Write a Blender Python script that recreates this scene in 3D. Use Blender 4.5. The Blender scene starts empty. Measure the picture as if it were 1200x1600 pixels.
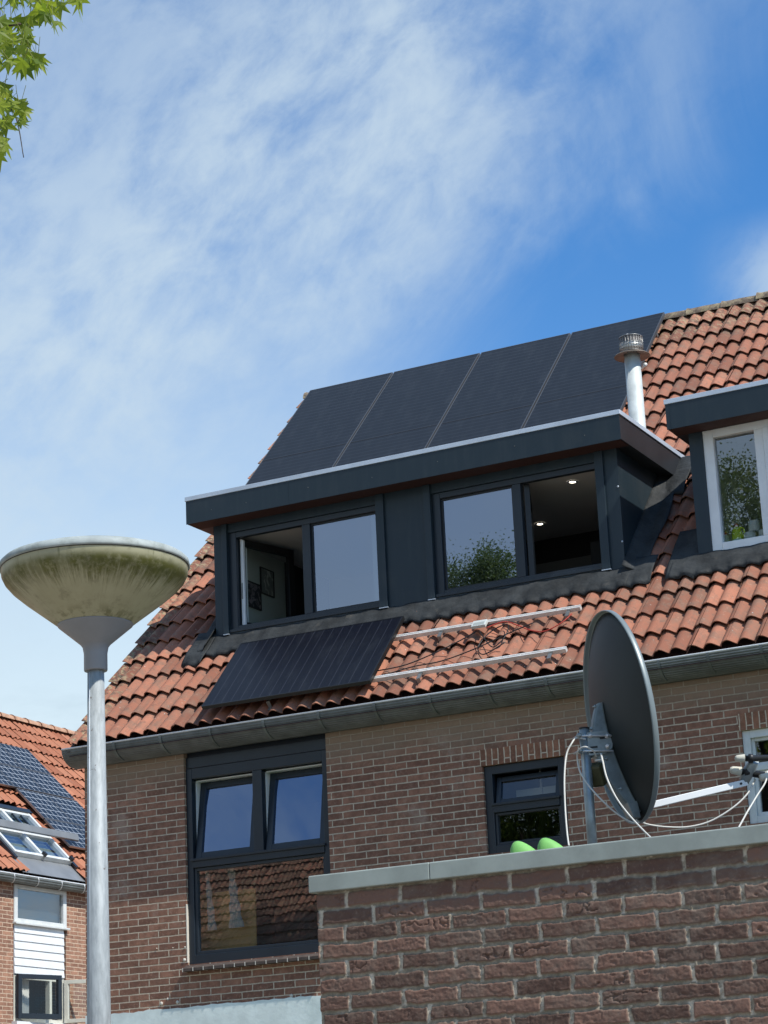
import bpy, math, random
import numpy as np
from mathutils import Vector, Matrix
D = bpy.data; SC = bpy.context.scene; COL = SC.collection
R = math.radians
random.seed(7); RNG = np.random.default_rng(11)

# ------------------------------------------------------------------ camera
CAM_POS = Vector((0, 0, 1.6))
CR = Vector((0.88456205, 0.46428534, -0.04459936))
CU = Vector((0.16941574, -0.23073233, 0.95815494))
CF = Vector((-0.43456678, 0.85510334, 0.28275431))
FPX = 3560.0
cam = D.cameras.new('camera'); camo = D.objects.new('camera', cam); COL.objects.link(camo)
m = Matrix((CR, CU, -CF)).transposed().to_4x4(); m.translation = CAM_POS
camo.matrix_world = m
cam.sensor_fit = 'HORIZONTAL'; cam.sensor_width = 36.0; cam.lens = FPX * 36.0 / 1200.0
cam.clip_start = 0.1; cam.clip_end = 3000
SC.camera = camo
SC.render.resolution_x = 768; SC.render.resolution_y = 1024

# ------------------------------------------------------------------ node helpers
class NT:
    def __init__(s, tree): s.t = tree; s.n = tree.nodes; s.l = tree.links
    def new(s, typ, **kw):
        n = s.n.new(typ)
        for k, v in kw.items(): setattr(n, k, v)
        return n
    def put(s, sock, v):
        if v is None: return
        if hasattr(v, 'is_output') or hasattr(v, 'links'): s.l.new(v, sock)
        else:
            if isinstance(v, (tuple, list)) and len(v) == 3 and sock.type == 'RGBA': v = (*v, 1)
            sock.default_value = v
    def math(s, op, a, b=None, c=None, clamp=False):
        n = s.new('ShaderNodeMath', operation=op, use_clamp=clamp)
        for i, v in enumerate((a, b, c)): s.put(n.inputs[i], v)
        return n.outputs[0]
    def vmath(s, op, a, b=None):
        n = s.new('ShaderNodeVectorMath', operation=op)
        s.put(n.inputs[0], a); s.put(n.inputs[1], b)
        return n.outputs[1] if op in ('DOT_PRODUCT', 'LENGTH') else n.outputs[0]
    def xyz(s, v):
        n = s.new('ShaderNodeSeparateXYZ'); s.put(n.inputs[0], v); return n.outputs
    def vec(s, x, y, z):
        n = s.new('ShaderNodeCombineXYZ')
        for i, v in enumerate((x, y, z)): s.put(n.inputs[i], v)
        return n.outputs[0]
    def noise(s, vec, scale=5, detail=3, rough=.5, dist=0, out=0):
        n = s.new('ShaderNodeTexNoise'); s.put(n.inputs['Vector'], vec)
        n.inputs['Scale'].default_value = scale; n.inputs['Detail'].default_value = detail
        n.inputs['Roughness'].default_value = rough; n.inputs['Distortion'].default_value = dist
        return n.outputs[out]
    def ramp(s, fac, lo, hi, a=0.0, b=1.0):
        n = s.new('ShaderNodeMapRange', clamp=True, interpolation_type='SMOOTHSTEP')
        s.put(n.inputs[0], fac); s.put(n.inputs[1], lo); s.put(n.inputs[2], hi); s.put(n.inputs[3], a); s.put(n.inputs[4], b)
        return n.outputs[0]
    def mix(s, fac, a, b, mode='MIX'):
        n = s.new('ShaderNodeMix', data_type='RGBA', blend_type=mode)
        s.put(n.inputs[0], fac); s.put(n.inputs[6], a); s.put(n.inputs[7], b)
        return n.outputs[2]
    def bump(s, h, strength=.5, dist=.01, normal=None):
        n = s.new('ShaderNodeBump'); s.put(n.inputs['Height'], h)
        n.inputs['Strength'].default_value = strength; n.inputs['Distance'].default_value = dist
        if normal is not None: s.put(n.inputs['Normal'], normal)
        return n.outputs[0]

def srgb(r, g, b):
    f = lambda c: c / 12.92 if c <= .04045 else ((c + .055) / 1.055) ** 2.4
    return (f(r / 255), f(g / 255), f(b / 255))

# ------------------------------------------------------------------ world
SUN = Vector((.78, -.185, 1.0)).normalized()
W = D.worlds.new('World'); SC.world = W; W.use_nodes = True
w = NT(W.node_tree); w.n.clear()
sky = w.new('ShaderNodeTexSky', sky_type='NISHITA', sun_disc=False)
sky.sun_elevation = math.asin(SUN.z); sky.sun_rotation = math.atan2(SUN.x, SUN.y)
sky.air_density = 1.0; sky.dust_density = .6; sky.ozone_density = 2.2
tc = w.new('ShaderNodeTexCoord').outputs['Generated']
dx, dy, dz = w.xyz(tc)
az = w.math('MULTIPLY', w.math('ARCTAN2', dx, dy), 57.2958)
el = w.math('MULTIPLY', w.math('ARCSINE', dz), 57.2958)
# cirrus band: fibres run along a slanted line across the northern sky
ca, sa = math.cos(R(36)), math.sin(R(36))
al = w.math('ADD', w.math('MULTIPLY', az, ca), w.math('MULTIPLY', el, sa))
ac = w.math('SUBTRACT', w.math('MULTIPLY', el, ca), w.math('MULTIPLY', az, sa))
fib = w.vec(w.math('MULTIPLY', al, .10), w.math('MULTIPLY', ac, .15), w.math('MULTIPLY', dz, .6))
n1 = w.noise(fib, 1.0, 8, .62, .8)
fib2 = w.vec(w.math('MULTIPLY', al, .35), w.math('MULTIPLY', ac, .5), 3.3)
n2 = w.noise(fib2, 1.1, 6, .6, .6)
fib3 = w.vec(w.math('MULTIPLY', al, .55), w.math('MULTIPLY', ac, .95), 7.7)
n3 = w.noise(fib3, 1.2, 6, .62, .3)
side = w.math('SUBTRACT', w.math('SUBTRACT', el, 27.4), w.math('MULTIPLY', w.math('ADD', az, 16.7), .70))
side = w.math('ADD', side, w.math('MULTIPLY', w.math('SUBTRACT', n1, .5), 9.0))
band = w.ramp(side, -3.2, 5.2)
dens = w.math('ADD', w.math('MULTIPLY', n1, .55), w.math('ADD', w.math('MULTIPLY', n2, .33), w.math('MULTIPLY', n3, .30)))
dens = w.ramp(dens, .36, .74)
alpha = w.math('MULTIPLY', band, w.math('ADD', w.math('MULTIPLY', dens, .66), .18))
top = w.math('MULTIPLY', w.ramp(side, 7.0, 16.0, 1.0, .62), w.math('SUBTRACT', 1.0, w.math('MULTIPLY', w.ramp(az, -27.0, -17.0), w.ramp(el, 22.0, 28.0, 0, .62))))
alpha = w.math('MULTIPLY', alpha, top)
# low veil toward the horizon
veil = w.math('MULTIPLY', w.ramp(el, 9.5, 26.5, 1.0, 0.0), w.ramp(az, -22.0, -30.0, .12, .95))
clump = w.math('MULTIPLY', w.ramp(w.noise(w.vec(w.math('MULTIPLY', az, .25), w.math('MULTIPLY', el, .6), 1.7), 1.0, 6, .6, .2), .47, .7), w.ramp(el, 15.0, 9.5, 0, .5))
# small cloud low at the right
rc = w.math('MULTIPLY', w.ramp(az, -18.6, -14.8), w.ramp(el, 23.4, 21.4))
rc = w.math('MULTIPLY', rc, w.ramp(n2, .34, .58, .3, 1.0))
alpha = w.math('MAXIMUM', alpha, rc)
skyc = w.mix(1.0, sky.outputs[0], (.050, .112, .163), 'MULTIPLY')
c = w.mix(veil, skyc, (.67, .80, .86))
c = w.mix(alpha, c, (.56, .675, .765))
c = w.mix(clump, c, (.42, .54, .64))
bg = w.new('ShaderNodeBackground'); w.put(bg.inputs[0], c); bg.inputs[1].default_value = 1.0
wo = w.new('ShaderNodeOutputWorld'); w.l.new(bg.outputs[0], wo.inputs[0])

sun = D.lights.new('sun', 'SUN'); sun.energy = 4.5; sun.angle = R(.53); sun.color = (1.0, .955, .88)
suno = D.objects.new('sun', sun); COL.objects.link(suno); suno.location = (10, -5, 20)
suno.rotation_euler = SUN.to_track_quat('Z', 'Y').to_euler()
SC.view_settings.view_transform = 'Standard'; SC.view_settings.look = 'None'
SC.view_settings.exposure = 0.15; SC.view_settings.gamma = 1
SC.render.engine = 'CYCLES'
SC.cycles.max_bounces = 8; SC.cycles.transparent_max_bounces = 12

# ------------------------------------------------------------------ materials
M = {}
def mat(name, base, rough=.6, metal=0.0, spec=.5, bumpf=None, colf=None, **kw):
    mt = D.materials.new(name); mt.use_nodes = True
    t = NT(mt.node_tree); p = t.n['Principled BSDF']
    pos = t.new('ShaderNodeNewGeometry').outputs['Position']
    p.inputs['Roughness'].default_value = rough; p.inputs['Metallic'].default_value = metal
    p.inputs['Specular IOR Level'].default_value = spec
    col = colf(t, pos, base) if colf else base
    t.put(p.inputs['Base Color'], col)
    if bumpf: t.put(p.inputs['Normal'], bumpf(t, pos))
    for k, v in kw.items(): t.put(p.inputs[k.replace('_', ' ')], v)
    M[name] = mt; return mt

def mottled(amt=.18, scale=6, dark=None, dscale=3, dlo=.55, dhi=.75):
    def f(t, pos, base):
        n = t.noise(pos, scale, 5, .6)
        lo = tuple(c * (1 - amt) for c in base); hi = tuple(min(1, c * (1 + amt)) for c in base)
        c = t.mix(t.ramp(n, .3, .7), lo, hi)
        if dark: c = t.mix(t.math('MULTIPLY', t.ramp(t.noise(pos, dscale, 6, .65), dlo, dhi), .7), c, dark)
        return c
    return f
def finebump(scale=60, s=.3, d=.002):
    return lambda t, pos: t.bump(t.noise(pos, scale, 4, .6), s, d)

def brick_mat(name, c1, c2, mortar, bdist=.006, bstr=.9, w_=.22, h_=.0625, ms=.0065, soldier=False, stain=True, pale=0.0, rot=False):
    mt = D.materials.new(name); mt.use_nodes = True
    t = NT(mt.node_tree); p = t.n['Principled BSDF']
    pos = t.new('ShaderNodeNewGeometry').outputs['Position']
    x, y, z = t.xyz(pos)
    u = t.math('ADD', x, y)
    wob = t.noise(pos, 9, 3, .6, 0, 1)
    wv = t.xyz(wob)
    u2 = t.math('ADD', u, t.math('MULTIPLY', t.math('SUBTRACT', wv[0], .5), .014))
    z2 = t.math('ADD', z, t.math('MULTIPLY', t.math('SUBTRACT', wv[1], .5), .010))
    v = t.vec(z2, u2, 0) if soldier else t.vec(u2, z2, 0)
    bt = t.new('ShaderNodeTexBrick'); bt.offset = .5; bt.squash = 1
    t.put(bt.inputs['Vector'], v)
    bt.inputs['Scale'].default_value = 1.0
    bt.inputs['Brick Width'].default_value = w_; bt.inputs['Row Height'].default_value = h_
    bt.inputs['Mortar Size'].default_value = ms; bt.inputs['Mortar Smooth'].default_value = .35
    bt.inputs['Bias'].default_value = 0
    t.put(bt.inputs['Color1'], (0, 0, 0)); t.put(bt.inputs['Color2'], (1, 1, 1)); t.put(bt.inputs['Mortar'], (.5, .5, .5))
    rnd = t.math('MULTIPLY', t.new('ShaderNodeSeparateColor').outputs[0], 1.0)
    sc_ = [n for n in t.n if n.bl_idname == 'ShaderNodeSeparateColor'][0]
    t.l.new(bt.outputs['Color'], sc_.inputs[0])
    big = t.noise(pos, 1.3, 4, .6); fine = t.noise(pos, 45, 5, .65); mid = t.noise(pos, 12, 4, .6)
    col = t.mix(t.ramp(rnd, .1, .9), c1, c2)
    col = t.mix(t.ramp(mid, .35, .7, 0, .5), col, tuple(c * .58 for c in c1))
    col = t.mix(t.ramp(t.noise(pos, 28, 5, .7), .5, .72, 0, .4), col, (.40, .27, .20))
    col = t.mix(t.ramp(fine, .55, .75, 0, .55), col, tuple(min(1, c * 1.55) for c in c2))
    if stain:
        # old lime bloom and soot below the eaves and in random patches
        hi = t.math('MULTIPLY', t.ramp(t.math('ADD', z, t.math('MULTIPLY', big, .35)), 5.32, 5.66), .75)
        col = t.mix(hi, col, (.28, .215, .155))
        col = t.mix(t.ramp(t.noise(pos, 2.2, 6, .7), .56, .74, 0, .42), col, (.46, .37, .30))
    if pale: col = t.mix(pale, col, (.55, .36, .26))
    mort = t.mix(t.ramp(fine, .3, .7), tuple(c * .8 for c in mortar), tuple(min(1, c * 1.15) for c in mortar))
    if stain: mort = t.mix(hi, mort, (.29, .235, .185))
    col = t.mix(bt.outputs['Fac'], col, mort)
    t.put(p.inputs['Base Color'], col); p.inputs['Roughness'].default_value = .92
    p.inputs['Specular IOR Level'].default_value = .2
    h = t.math('SUBTRACT', 1.0, bt.outputs['Fac'])
    h = t.math('ADD', h, t.math('MULTIPLY', t.noise(pos, 70, 6, .7), .55))
    h = t.math('ADD', h, t.math('MULTIPLY', t.noise(pos, 18, 4, .6), .5))
    h = t.math('ADD', h, t.math('MULTIPLY', rnd, .25))
    t.put(p.inputs['Normal'], t.bump(h, bstr, bdist))
    M[name] = mt
brick_mat('facade_brick', (.215, .108, .075), (.335, .168, .112), (.56, .46, .35))
brick_mat('soldier_brick', (.22, .105, .068), (.35, .165, .10), (.60, .49, .37), soldier=True, w_=.60, h_=.058, stain=False)
brick_mat('far_brick', (.25, .13, .088), (.40, .215, .14), (.58, .45, .33), stain=False, bdist=.004, bstr=.6)
brick_mat('shed_brick', (.115, .070, .055), (.20, .120, .090), (.29, .25, .19), stain=False, ms=.009)

def wallrelief(t, pos, base):
    a = t.new('ShaderNodeAttribute', attribute_name='mortar').outputs['Fac']
    r = t.new('ShaderNodeAttribute', attribute_name='brickrnd').outputs['Fac']
    c = t.mix(t.ramp(r, .05, .95), (.105, .064, .050), (.205, .120, .090))
    c = t.mix(t.ramp(t.noise(pos, 14, 5, .65), .42, .68, 0, .6), c, (.150, .105, .082))
    c = t.mix(t.ramp(t.noise(pos, 90, 4, .7), .54, .74, 0, .55), c, (.29, .205, .16))
    c = t.mix(t.ramp(t.noise(pos, 3.5, 5, .7), .5, .7, 0, .4), c, (.22, .175, .14))
    vj = t.new('ShaderNodeAttribute', attribute_name='vjoint').outputs['Fac']
    mm = t.mix(t.ramp(t.noise(pos, 40, 5, .7), .35, .7), (.20, .175, .13), (.32, .275, .21))
    mm = t.mix(t.math('MULTIPLY', vj, t.ramp(t.noise(pos, 26, 4, .7), .38, .6)), mm, (.55, .49, .39))
    c = t.mix(a, c, mm)
    wsp = t.math('MULTIPLY', t.ramp(t.noise(pos, 30, 5, .75), .64, .72), .8)
    return t.mix(t.math('MULTIPLY', wsp, t.ramp(a, .1, .5)), c, (.50, .45, .37))
mat('relief_brick', (0, 0, 0), .95, spec=.2, colf=wallrelief, bumpf=finebump(220, .5, .0015))

def tilecol(kind):
    def f(t, pos, base):
        r = t.new('ShaderNodeAttribute', attribute_name='tint').outputs['Fac']
        a, b = ((.195, .072, .042), (.42, .168, .100)) if kind == 0 else ((.30, .105, .055), (.44, .18, .10))
        c = t.mix(r, a, b)
        c = t.mix(t.ramp(t.noise(pos, 6, 6, .7), .44, .66, 0, .62 if kind == 0 else .25), c, (.20, .132, .092))
        c = t.mix(t.ramp(t.noise(pos, 17, 5, .7), .52, .68, 0, .5 if kind == 0 else .2), c, (.13, .085, .062))
        c = t.mix(t.ramp(t.noise(pos, 26, 5, .7), .56, .76, 0, .6), c, (.44, .27, .19))
        c = t.mix(t.ramp(t.noise(pos, 60, 4, .7), .62, .75, 0, .5), c, (.12, .07, .05))
        if kind == 0:
            x, y, z = t.xyz(pos)
            # rain-washed dirt running down the slope
            sm = t.noise(t.vec(t.math('MULTIPLY', x, 9), t.math('MULTIPLY', z, 1.1), 0), 1, 5, .7)
            c = t.mix(t.ramp(sm, .50, .74, 0, .55), c, (.10, .068, .050))
            # lichen and moss near the ridge and at the left verge
            edge = t.math('MAXIMUM', t.ramp(z, 9.9, 10.7), t.ramp(x, -12.12, -12.4))
            li = t.math('MULTIPLY', t.ramp(t.noise(pos, 22, 5, .7), .50, .60), t.math('MULTIPLY', edge, .85))
            c = t.mix(li, c, (.33, .275, .16))
            dk = t.math('MULTIPLY', t.ramp(t.noise(pos, 13, 5, .7), .50, .62), t.math('MULTIPLY', edge, .8))
            c = t.mix(dk, c, (.045, .04, .028))
            wt = t.ramp(t.noise(pos, 34, 3, .6), .715, .745)
            c = t.mix(wt, c, (.62, .60, .54))
        return c
    return f
mat('tile', (0, 0, 0), .78, spec=.35, colf=tilecol(0), bumpf=finebump(70, .45, .004))
mat('far_tile', (0, 0, 0), .8, spec=.3, colf=tilecol(1))
mat('ridge_tile', (.16, .12, .085), .9, colf=mottled(.4, 20, (.33, .27, .16), 14, .48, .6), bumpf=finebump(50, .6, .006))
mat('underlay', (.035, .012, .009), .9)
mat('red_board', (.16, .040, .026), .8, colf=mottled(.3, 10))
def clad(t, pos, base):
    x, y, z = t.xyz(pos)
    st = t.noise(t.vec(t.math('MULTIPLY', x, 14), t.math('MULTIPLY', y, 14), t.math('MULTIPLY', z, 1.6)), 1, 5, .65)
    c = t.mix(t.ramp(st, .45, .75, 0, .13), base, (.075, .085, .088))
    c = t.mix(t.ramp(t.noise(pos, 2.2, 5, .6), .5, .75, 0, .22), c, (.06, .065, .065))
    return t.mix(t.ramp(t.noise(pos, 120, 2, .5), .74, .78, 0, .5), c, (.20, .20, .19))
mat('anthracite', (.015, .028, .038), .42, spec=.4, colf=clad, bumpf=finebump(9, .12, .003))
mat('anthracite_side', (.022, .024, .027), .4, spec=.5, colf=mottled(.12, 2.5))
mat('frame_dark', (.013, .020, .029), .35, spec=.5, colf=mottled(.1, 5))
mat('frame_black', (.008, .009, .010), .4)
mat('trim_metal', (.56, .62, .69), .5, .3, colf=mottled(.10, 3))
mat('soffit', (.05, .02, .016), .7)
mat('lead', (.031, .034, .035), .75, spec=.25, colf=mottled(.35, 5, (.10, .092, .078), 7, .58, .78), bumpf=finebump(14, .7, .02))
mat('zinc', (.135, .152, .148), .6, .2, colf=mottled(.22, 6, (.10, .105, .10), 4, .5, .8), bumpf=finebump(12, .2, .004))
mat('zinc_edge', (.72, .74, .74), .45, .2)
mat('zinc_roof', (.23, .24, .245), .5, .3, colf=mottled(.1, 3))
mat('white_paint', (.74, .76, .76), .4, colf=mottled(.05, 4))
mat('old_white', (.62, .64, .62), .5, colf=mottled(.08, 5, (.42, .43, .40), 9, .58, .8))
mat('cream_paint', (.55, .54, .46), .5, colf=mottled(.06, 5))
mat('alu', (.72, .70, .67), .4, .25, colf=mottled(.1, 12))
mat('alu_dark', (.30, .30, .29), .4, .7)
mat('galva', (.30, .34, .345), .45, .55, colf=mottled(.18, 14, (.20, .23, .23), 9, .5, .7), bumpf=finebump(40, .15, .002))
mat('dish_back', (.019, .023, .022), .55, spec=.3, colf=mottled(.16, 4), bumpf=finebump(6, .08, .01))
mat('dish_rim', (.20, .235, .235), .4, .2)
mat('steel_spine', (.20, .235, .24), .5, .45, colf=mottled(.25, 9, (.10, .12, .12), 7, .5, .75), bumpf=finebump(12, .4, .006))
mat('coax', (.60, .585, .53), .5)
mat('lnb_cap', (.60, .57, .46), .4, colf=mottled(.12, 20))
mat('black_plastic', (.012, .012, .012), .45)
mat('olive_plastic', (.06, .055, .02), .5)
mat('green_rubber', (.19, .46, .12), .6, spec=.3, colf=mottled(.08, 20), bumpf=finebump(90, .2, .002))
mat('trim_green', (.32, .355, .32), .62, .15, colf=mottled(.12, 7, (.22, .24, .21), 3, .5, .8), bumpf=finebump(30, .15, .002))
mat('render_white', (.74, .81, .77), .8, colf=mottled(.09, 5, (.50, .58, .54), 3, .5, .8), bumpf=finebump(18, .4, .006))
mat('mortar_white', (.62, .57, .49), .9)
mat('sill_brick', (.075, .055, .045), .85, colf=mottled(.3, 18))
mat('flue', (.56, .60, .585), .5, .2, colf=mottled(.12, 8, (.38, .40, .38), 10, .55, .78), bumpf=finebump(9, .3, .006))
mat('cowl', (.26, .21, .17), .5, .35, colf=mottled(.2, 14))
mat('cage_dark', (.15, .13, .12), .5, .5)
mat('cage_light', (.58, .58, .55), .4, .5)
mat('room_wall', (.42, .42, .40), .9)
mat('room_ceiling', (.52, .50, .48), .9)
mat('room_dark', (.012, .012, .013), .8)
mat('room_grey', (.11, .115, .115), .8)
mat('room_sage', (.50, .55, .51), .9)
mat('ochre', (.62, .38, .14), .8, colf=mottled(.15, 2))
mat('curtain', (.58, .57, .54), .85)
mat('wood_dark', (.05, .03, .02), .7)
mat('bark', (.07, .055, .04), .9, colf=mottled(.3, 12), bumpf=finebump(25, .8, .02))
mat('asphalt', (.05, .05, .05), .95, colf=mottled(.2, 12), bumpf=finebump(80, .5, .004))
mat('paving', (.30, .255, .20), .9, colf=mottled(.2, 4), bumpf=finebump(40, .3, .004))
mat('grass', (.05, .09, .025), .95, colf=mottled(.35, 3))
mat('roof_felt', (.06, .06, .062), .9, colf=mottled(.2, 4))

def glass(name, refl, tint=(.9, .95, .93), rough=0.0, ref_col=(.92, .95, 1.0)):
    mt = D.materials.new(name); mt.use_nodes = True
    t = NT(mt.node_tree); t.n.remove(t.n['Principled BSDF'])
    out = [n for n in t.n if n.bl_idname == 'ShaderNodeOutputMaterial'][0]
    tr = t.new('ShaderNodeBsdfTransparent'); t.put(tr.inputs[0], tint)
    gl = t.new('ShaderNodeBsdfGlossy'); t.put(gl.inputs[0], ref_col); gl.inputs['Roughness'].default_value = rough
    pos = t.new('ShaderNodeNewGeometry').outputs['Position']
    t.put(gl.inputs['Normal'], t.bump(t.noise(pos, 1.6, 2, .5), .07, .010))
    lw = t.new('ShaderNodeLayerWeight'); lw.inputs[0].default_value = .25
    f = t.math('ADD', refl, t.math('MULTIPLY', lw.outputs['Fresnel'], .6), clamp=True)
    mx = t.new('ShaderNodeMixShader'); t.put(mx.inputs[0], f); t.l.new(tr.outputs[0], mx.inputs[1]); t.l.new(gl.outputs[0], mx.inputs[2])
    t.l.new(mx.outputs[0], out.inputs[0]); M[name] = mt
glass('glass', .30, tint=(.60, .66, .66), ref_col=(.68, .78, 1.0))
glass('glass_mid', .20, tint=(.80, .84, .82))
glass('glass_weak', .10, tint=(.80, .85, .84))
glass('glass_open', .04, tint=(.92, .96, .94))

def pv(name, cell, line, wline, axis_lines):
    """photovoltaic glass: cell grid in the object's own local x/y"""
    mt = D.materials.new(name); mt.use_nodes = True
    t = NT(mt.node_tree); p = t.n['Principled BSDF']
    oc = t.new('ShaderNodeTexCoord').outputs['Object']; x, y, z = t.xyz(oc)
    fac = None
    for ax, step, wd in axis_lines:
        q = t.math('ABSOLUTE', t.math('SUBTRACT', t.math('FRACT', t.math('DIVIDE', (x, y)[ax], step)), .5))
        q = t.math('GREATER_THAN', q, .5 - wd / step / 2)
        fac = q if fac is None else t.math('MAXIMUM', fac, q)
    n = t.noise(oc, 3, 4, .6)
    c = t.mix(n, tuple(v * .8 for v in cell), tuple(v * 1.25 for v in cell))
    dust = t.ramp(t.noise(t.vec(t.math('MULTIPLY', x, 2.0), t.math('MULTIPLY', y, .6), 0), 4, 5, .65), .45, .8, 0, .22)
    c = t.mix(dust, c, (.05, .056, .062))
    t.put(p.inputs['Base Color'], t.mix(t.math('MULTIPLY', fac, wline), c, line))
    p.inputs['Roughness'].default_value = .30; p.inputs['Specular IOR Level'].default_value = .24
    p.inputs['Coat Weight'].default_value = .0
    M[name] = mt
pv('pv_black', (.008, .0095, .013), (.035, .042, .053), .6, [(1, .0830, .010)])
pv('pv_stripe', (.006, .007, .012), (.042, .046, .06), .7, [(0, .103, .006)])
pv('pv_mono', (.010, .015, .024), (.50, .54, .58), .9, [(0, .145, .010), (1, .145, .010)])

def emis(name, col, s):
    mt = D.materials.new(name); mt.use_nodes = True; p = mt.node_tree.nodes['Principled BSDF']
    p.inputs['Emission Color'].default_value = (*col, 1); p.inputs['Emission Strength'].default_value = s
    M[name] = mt
emis('spot_light', (1, .86, .66), 9)

def leafmat(name, c1, c2, tr=.5):
    mt = D.materials.new(name); mt.use_nodes = True
    t = NT(mt.node_tree); p = t.n['Principled BSDF']; out = [n for n in t.n if n.bl_idname == 'ShaderNodeOutputMaterial'][0]
    r = t.new('ShaderNodeAttribute', attribute_name='tint').outputs['Fac']
    c = t.mix(r, c1, c2); t.put(p.inputs['Base Color'], c); p.inputs['Roughness'].default_value = .45
    p.inputs['Specular IOR Level'].default_value = .3
    tl = t.new('ShaderNodeBsdfTranslucent'); t.put(tl.inputs[0], t.mix(.5, c, (.30, .42, .02)))
    mx = t.new('ShaderNodeMixShader'); mx.inputs[0].default_value = tr
    t.l.new(p.outputs[0], mx.inputs[1]); t.l.new(tl.outputs[0], mx.inputs[2]); t.l.new(mx.outputs[0], out.inputs[0])
    M[name] = mt
leafmat('sweetgum_leaf', (.055, .11, .010), (.36, .43, .05), .5)
leafmat('tree_leaf', (.04, .075, .015), (.16, .20, .045), .35)
leafmat('grey_leaf', (.12, .16, .06), (.26, .31, .15), .35)

# ------------------------------------------------------------------ mesh helpers
class MB:
    def __init__(s): s.v = []; s.f = []; s.sm = []; s.t = []
    def add(s, vs, fs, smooth=False, tint=0.0):
        o = len(s.v); s.v += [tuple(v) for v in vs]
        s.f += [tuple(i + o for i in f) for f in fs]; s.sm += [smooth] * len(fs); s.t += [tint] * len(fs)
        return s
    def box(s, x0, x1, y0, y1, z0, z1, mtx=None):
        vs = [Vector(p) for p in ((x0, y0, z0), (x1, y0, z0), (x1, y1, z0), (x0, y1, z0), (x0, y0, z1), (x1, y0, z1), (x1, y1, z1), (x0, y1, z1))]
        if mtx: vs = [mtx @ v for v in vs]
        return s.add(vs, [(0, 3, 2, 1), (4, 5, 6, 7), (0, 1, 5, 4), (1, 2, 6, 5), (2, 3, 7, 6), (3, 0, 4, 7)])
    def tube(s, pts, r, n=8, smooth=True, cap=True):
        pts = [Vector(p) for p in pts]; rs = r if isinstance(r, (list, tuple)) else [r] * len(pts)
        vs = []; fs = []; up = None
        for i, p in enumerate(pts):
            d = (pts[min(i + 1, len(pts) - 1)] - pts[max(i - 1, 0)]).normalized()
            if up is None: up = d.orthogonal().normalized()
            else: up = (up - d * up.dot(d)).normalized()
            q = d.cross(up)
            for k in range(n):
                a = 2 * math.pi * k / n; vs.append(p + (up * math.cos(a) + q * math.sin(a)) * rs[i])
        for i in range(len(pts) - 1):
            for k in range(n):
                fs.append((i * n + k, i * n + (k + 1) % n, (i + 1) * n + (k + 1) % n, (i + 1) * n + k))
        s.add(vs, fs, smooth)
        if cap:
            s.f.append(tuple(len(s.v) - len(vs) + k for k in range(n))[::-1]); s.sm.append(False); s.t.append(0)
            s.f.append(tuple(len(s.v) - n + k for k in range(n))); s.sm.append(False); s.t.append(0)
        return s
    def lathe(s, c, prof, n=48, smooth=True, axis=None, cap=True):
        """prof: (radius, height) list about axis through c"""
        c = Vector(c); ax = Vector(axis or (0, 0, 1)).normalized()
        u = ax.orthogonal().normalized() if axis else Vector((1, 0, 0)); v = ax.cross(u)
        vs = []; fs = []
        for r, h in prof:
            for k in range(n):
                a = 2 * math.pi * k / n; vs.append(c + ax * h + (u * math.cos(a) + v * math.sin(a)) * r)
        for i in range(len(prof) - 1):
            for k in range(n): fs.append((i * n + k, i * n + (k + 1) % n, (i + 1) * n + (k + 1) % n, (i + 1) * n + k))
        s.add(vs, fs, smooth)
        if cap:
            b = len(s.v) - len(vs)
            if prof[0][0] > 1e-4: s.f.append(tuple(b + k for k in range(n))[::-1]); s.sm.append(False); s.t.append(0)
            if prof[-1][0] > 1e-4: s.f.append(tuple(len(s.v) - n + k for k in range(n))); s.sm.append(False); s.t.append(0)
        return s
    def prism(s, poly, fn0, fn1):
        """poly 2D list; fn0/fn1 map (a,b)->3D for the two ends"""
        n = len(poly); vs = [fn0(*p) for p in poly] + [fn1(*p) for p in poly]
        fs = [(i, (i + 1) % n, n + (i + 1) % n, n + i) for i in range(n)] + [tuple(range(n))[::-1], tuple(range(n, 2 * n))]
        return s.add(vs, fs)
    def build(s, name, material, parent=None, bevel=0, tint=False, loc=None):
        me = D.meshes.new(name)
        off = Vector(parent_world(parent)) if parent else Vector(loc or (0, 0, 0))
        me.from_pydata([tuple(Vector(v) - off) for v in s.v], [], s.f)
        me.polygons.foreach_set('use_smooth', s.sm)
        if tint:
            a = me.attributes.new('tint', 'FLOAT', 'FACE'); a.data.foreach_set('value', s.t)
        me.materials.append(M[material] if isinstance(material, str) else material)
        me.update(); o = D.objects.new(name, me); COL.objects.link(o)
        if parent: o.parent = parent
        elif loc: o.location = loc
        if bevel:
            b = o.modifiers.new('bevel', 'BEVEL'); b.width = bevel; b.segments = 2; b.limit_method = 'ANGLE'
        return o
def parent_world(p):
    v = Vector((0, 0, 0))
    while p: v += p.location; p = p.parent
    return v
def tag(o, label=None, cat=None, group=None, kind=None):
    if label: o['label'] = label
    if cat: o['category'] = cat
    if group: o['group'] = group
    if kind: o['kind'] = kind
    return o
def thing(name, label, cat, loc=(0, 0, 0), group=None):
    o = D.objects.new(name, None); COL.objects.link(o); o.location = loc; o.empty_display_size = .2
    return tag(o, label, cat, group)
def at(px, py, Y):
    d = CF * FPX + CR * (px - 600) - CU * (py - 800); return CAM_POS + d * (Y / d.y)
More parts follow.
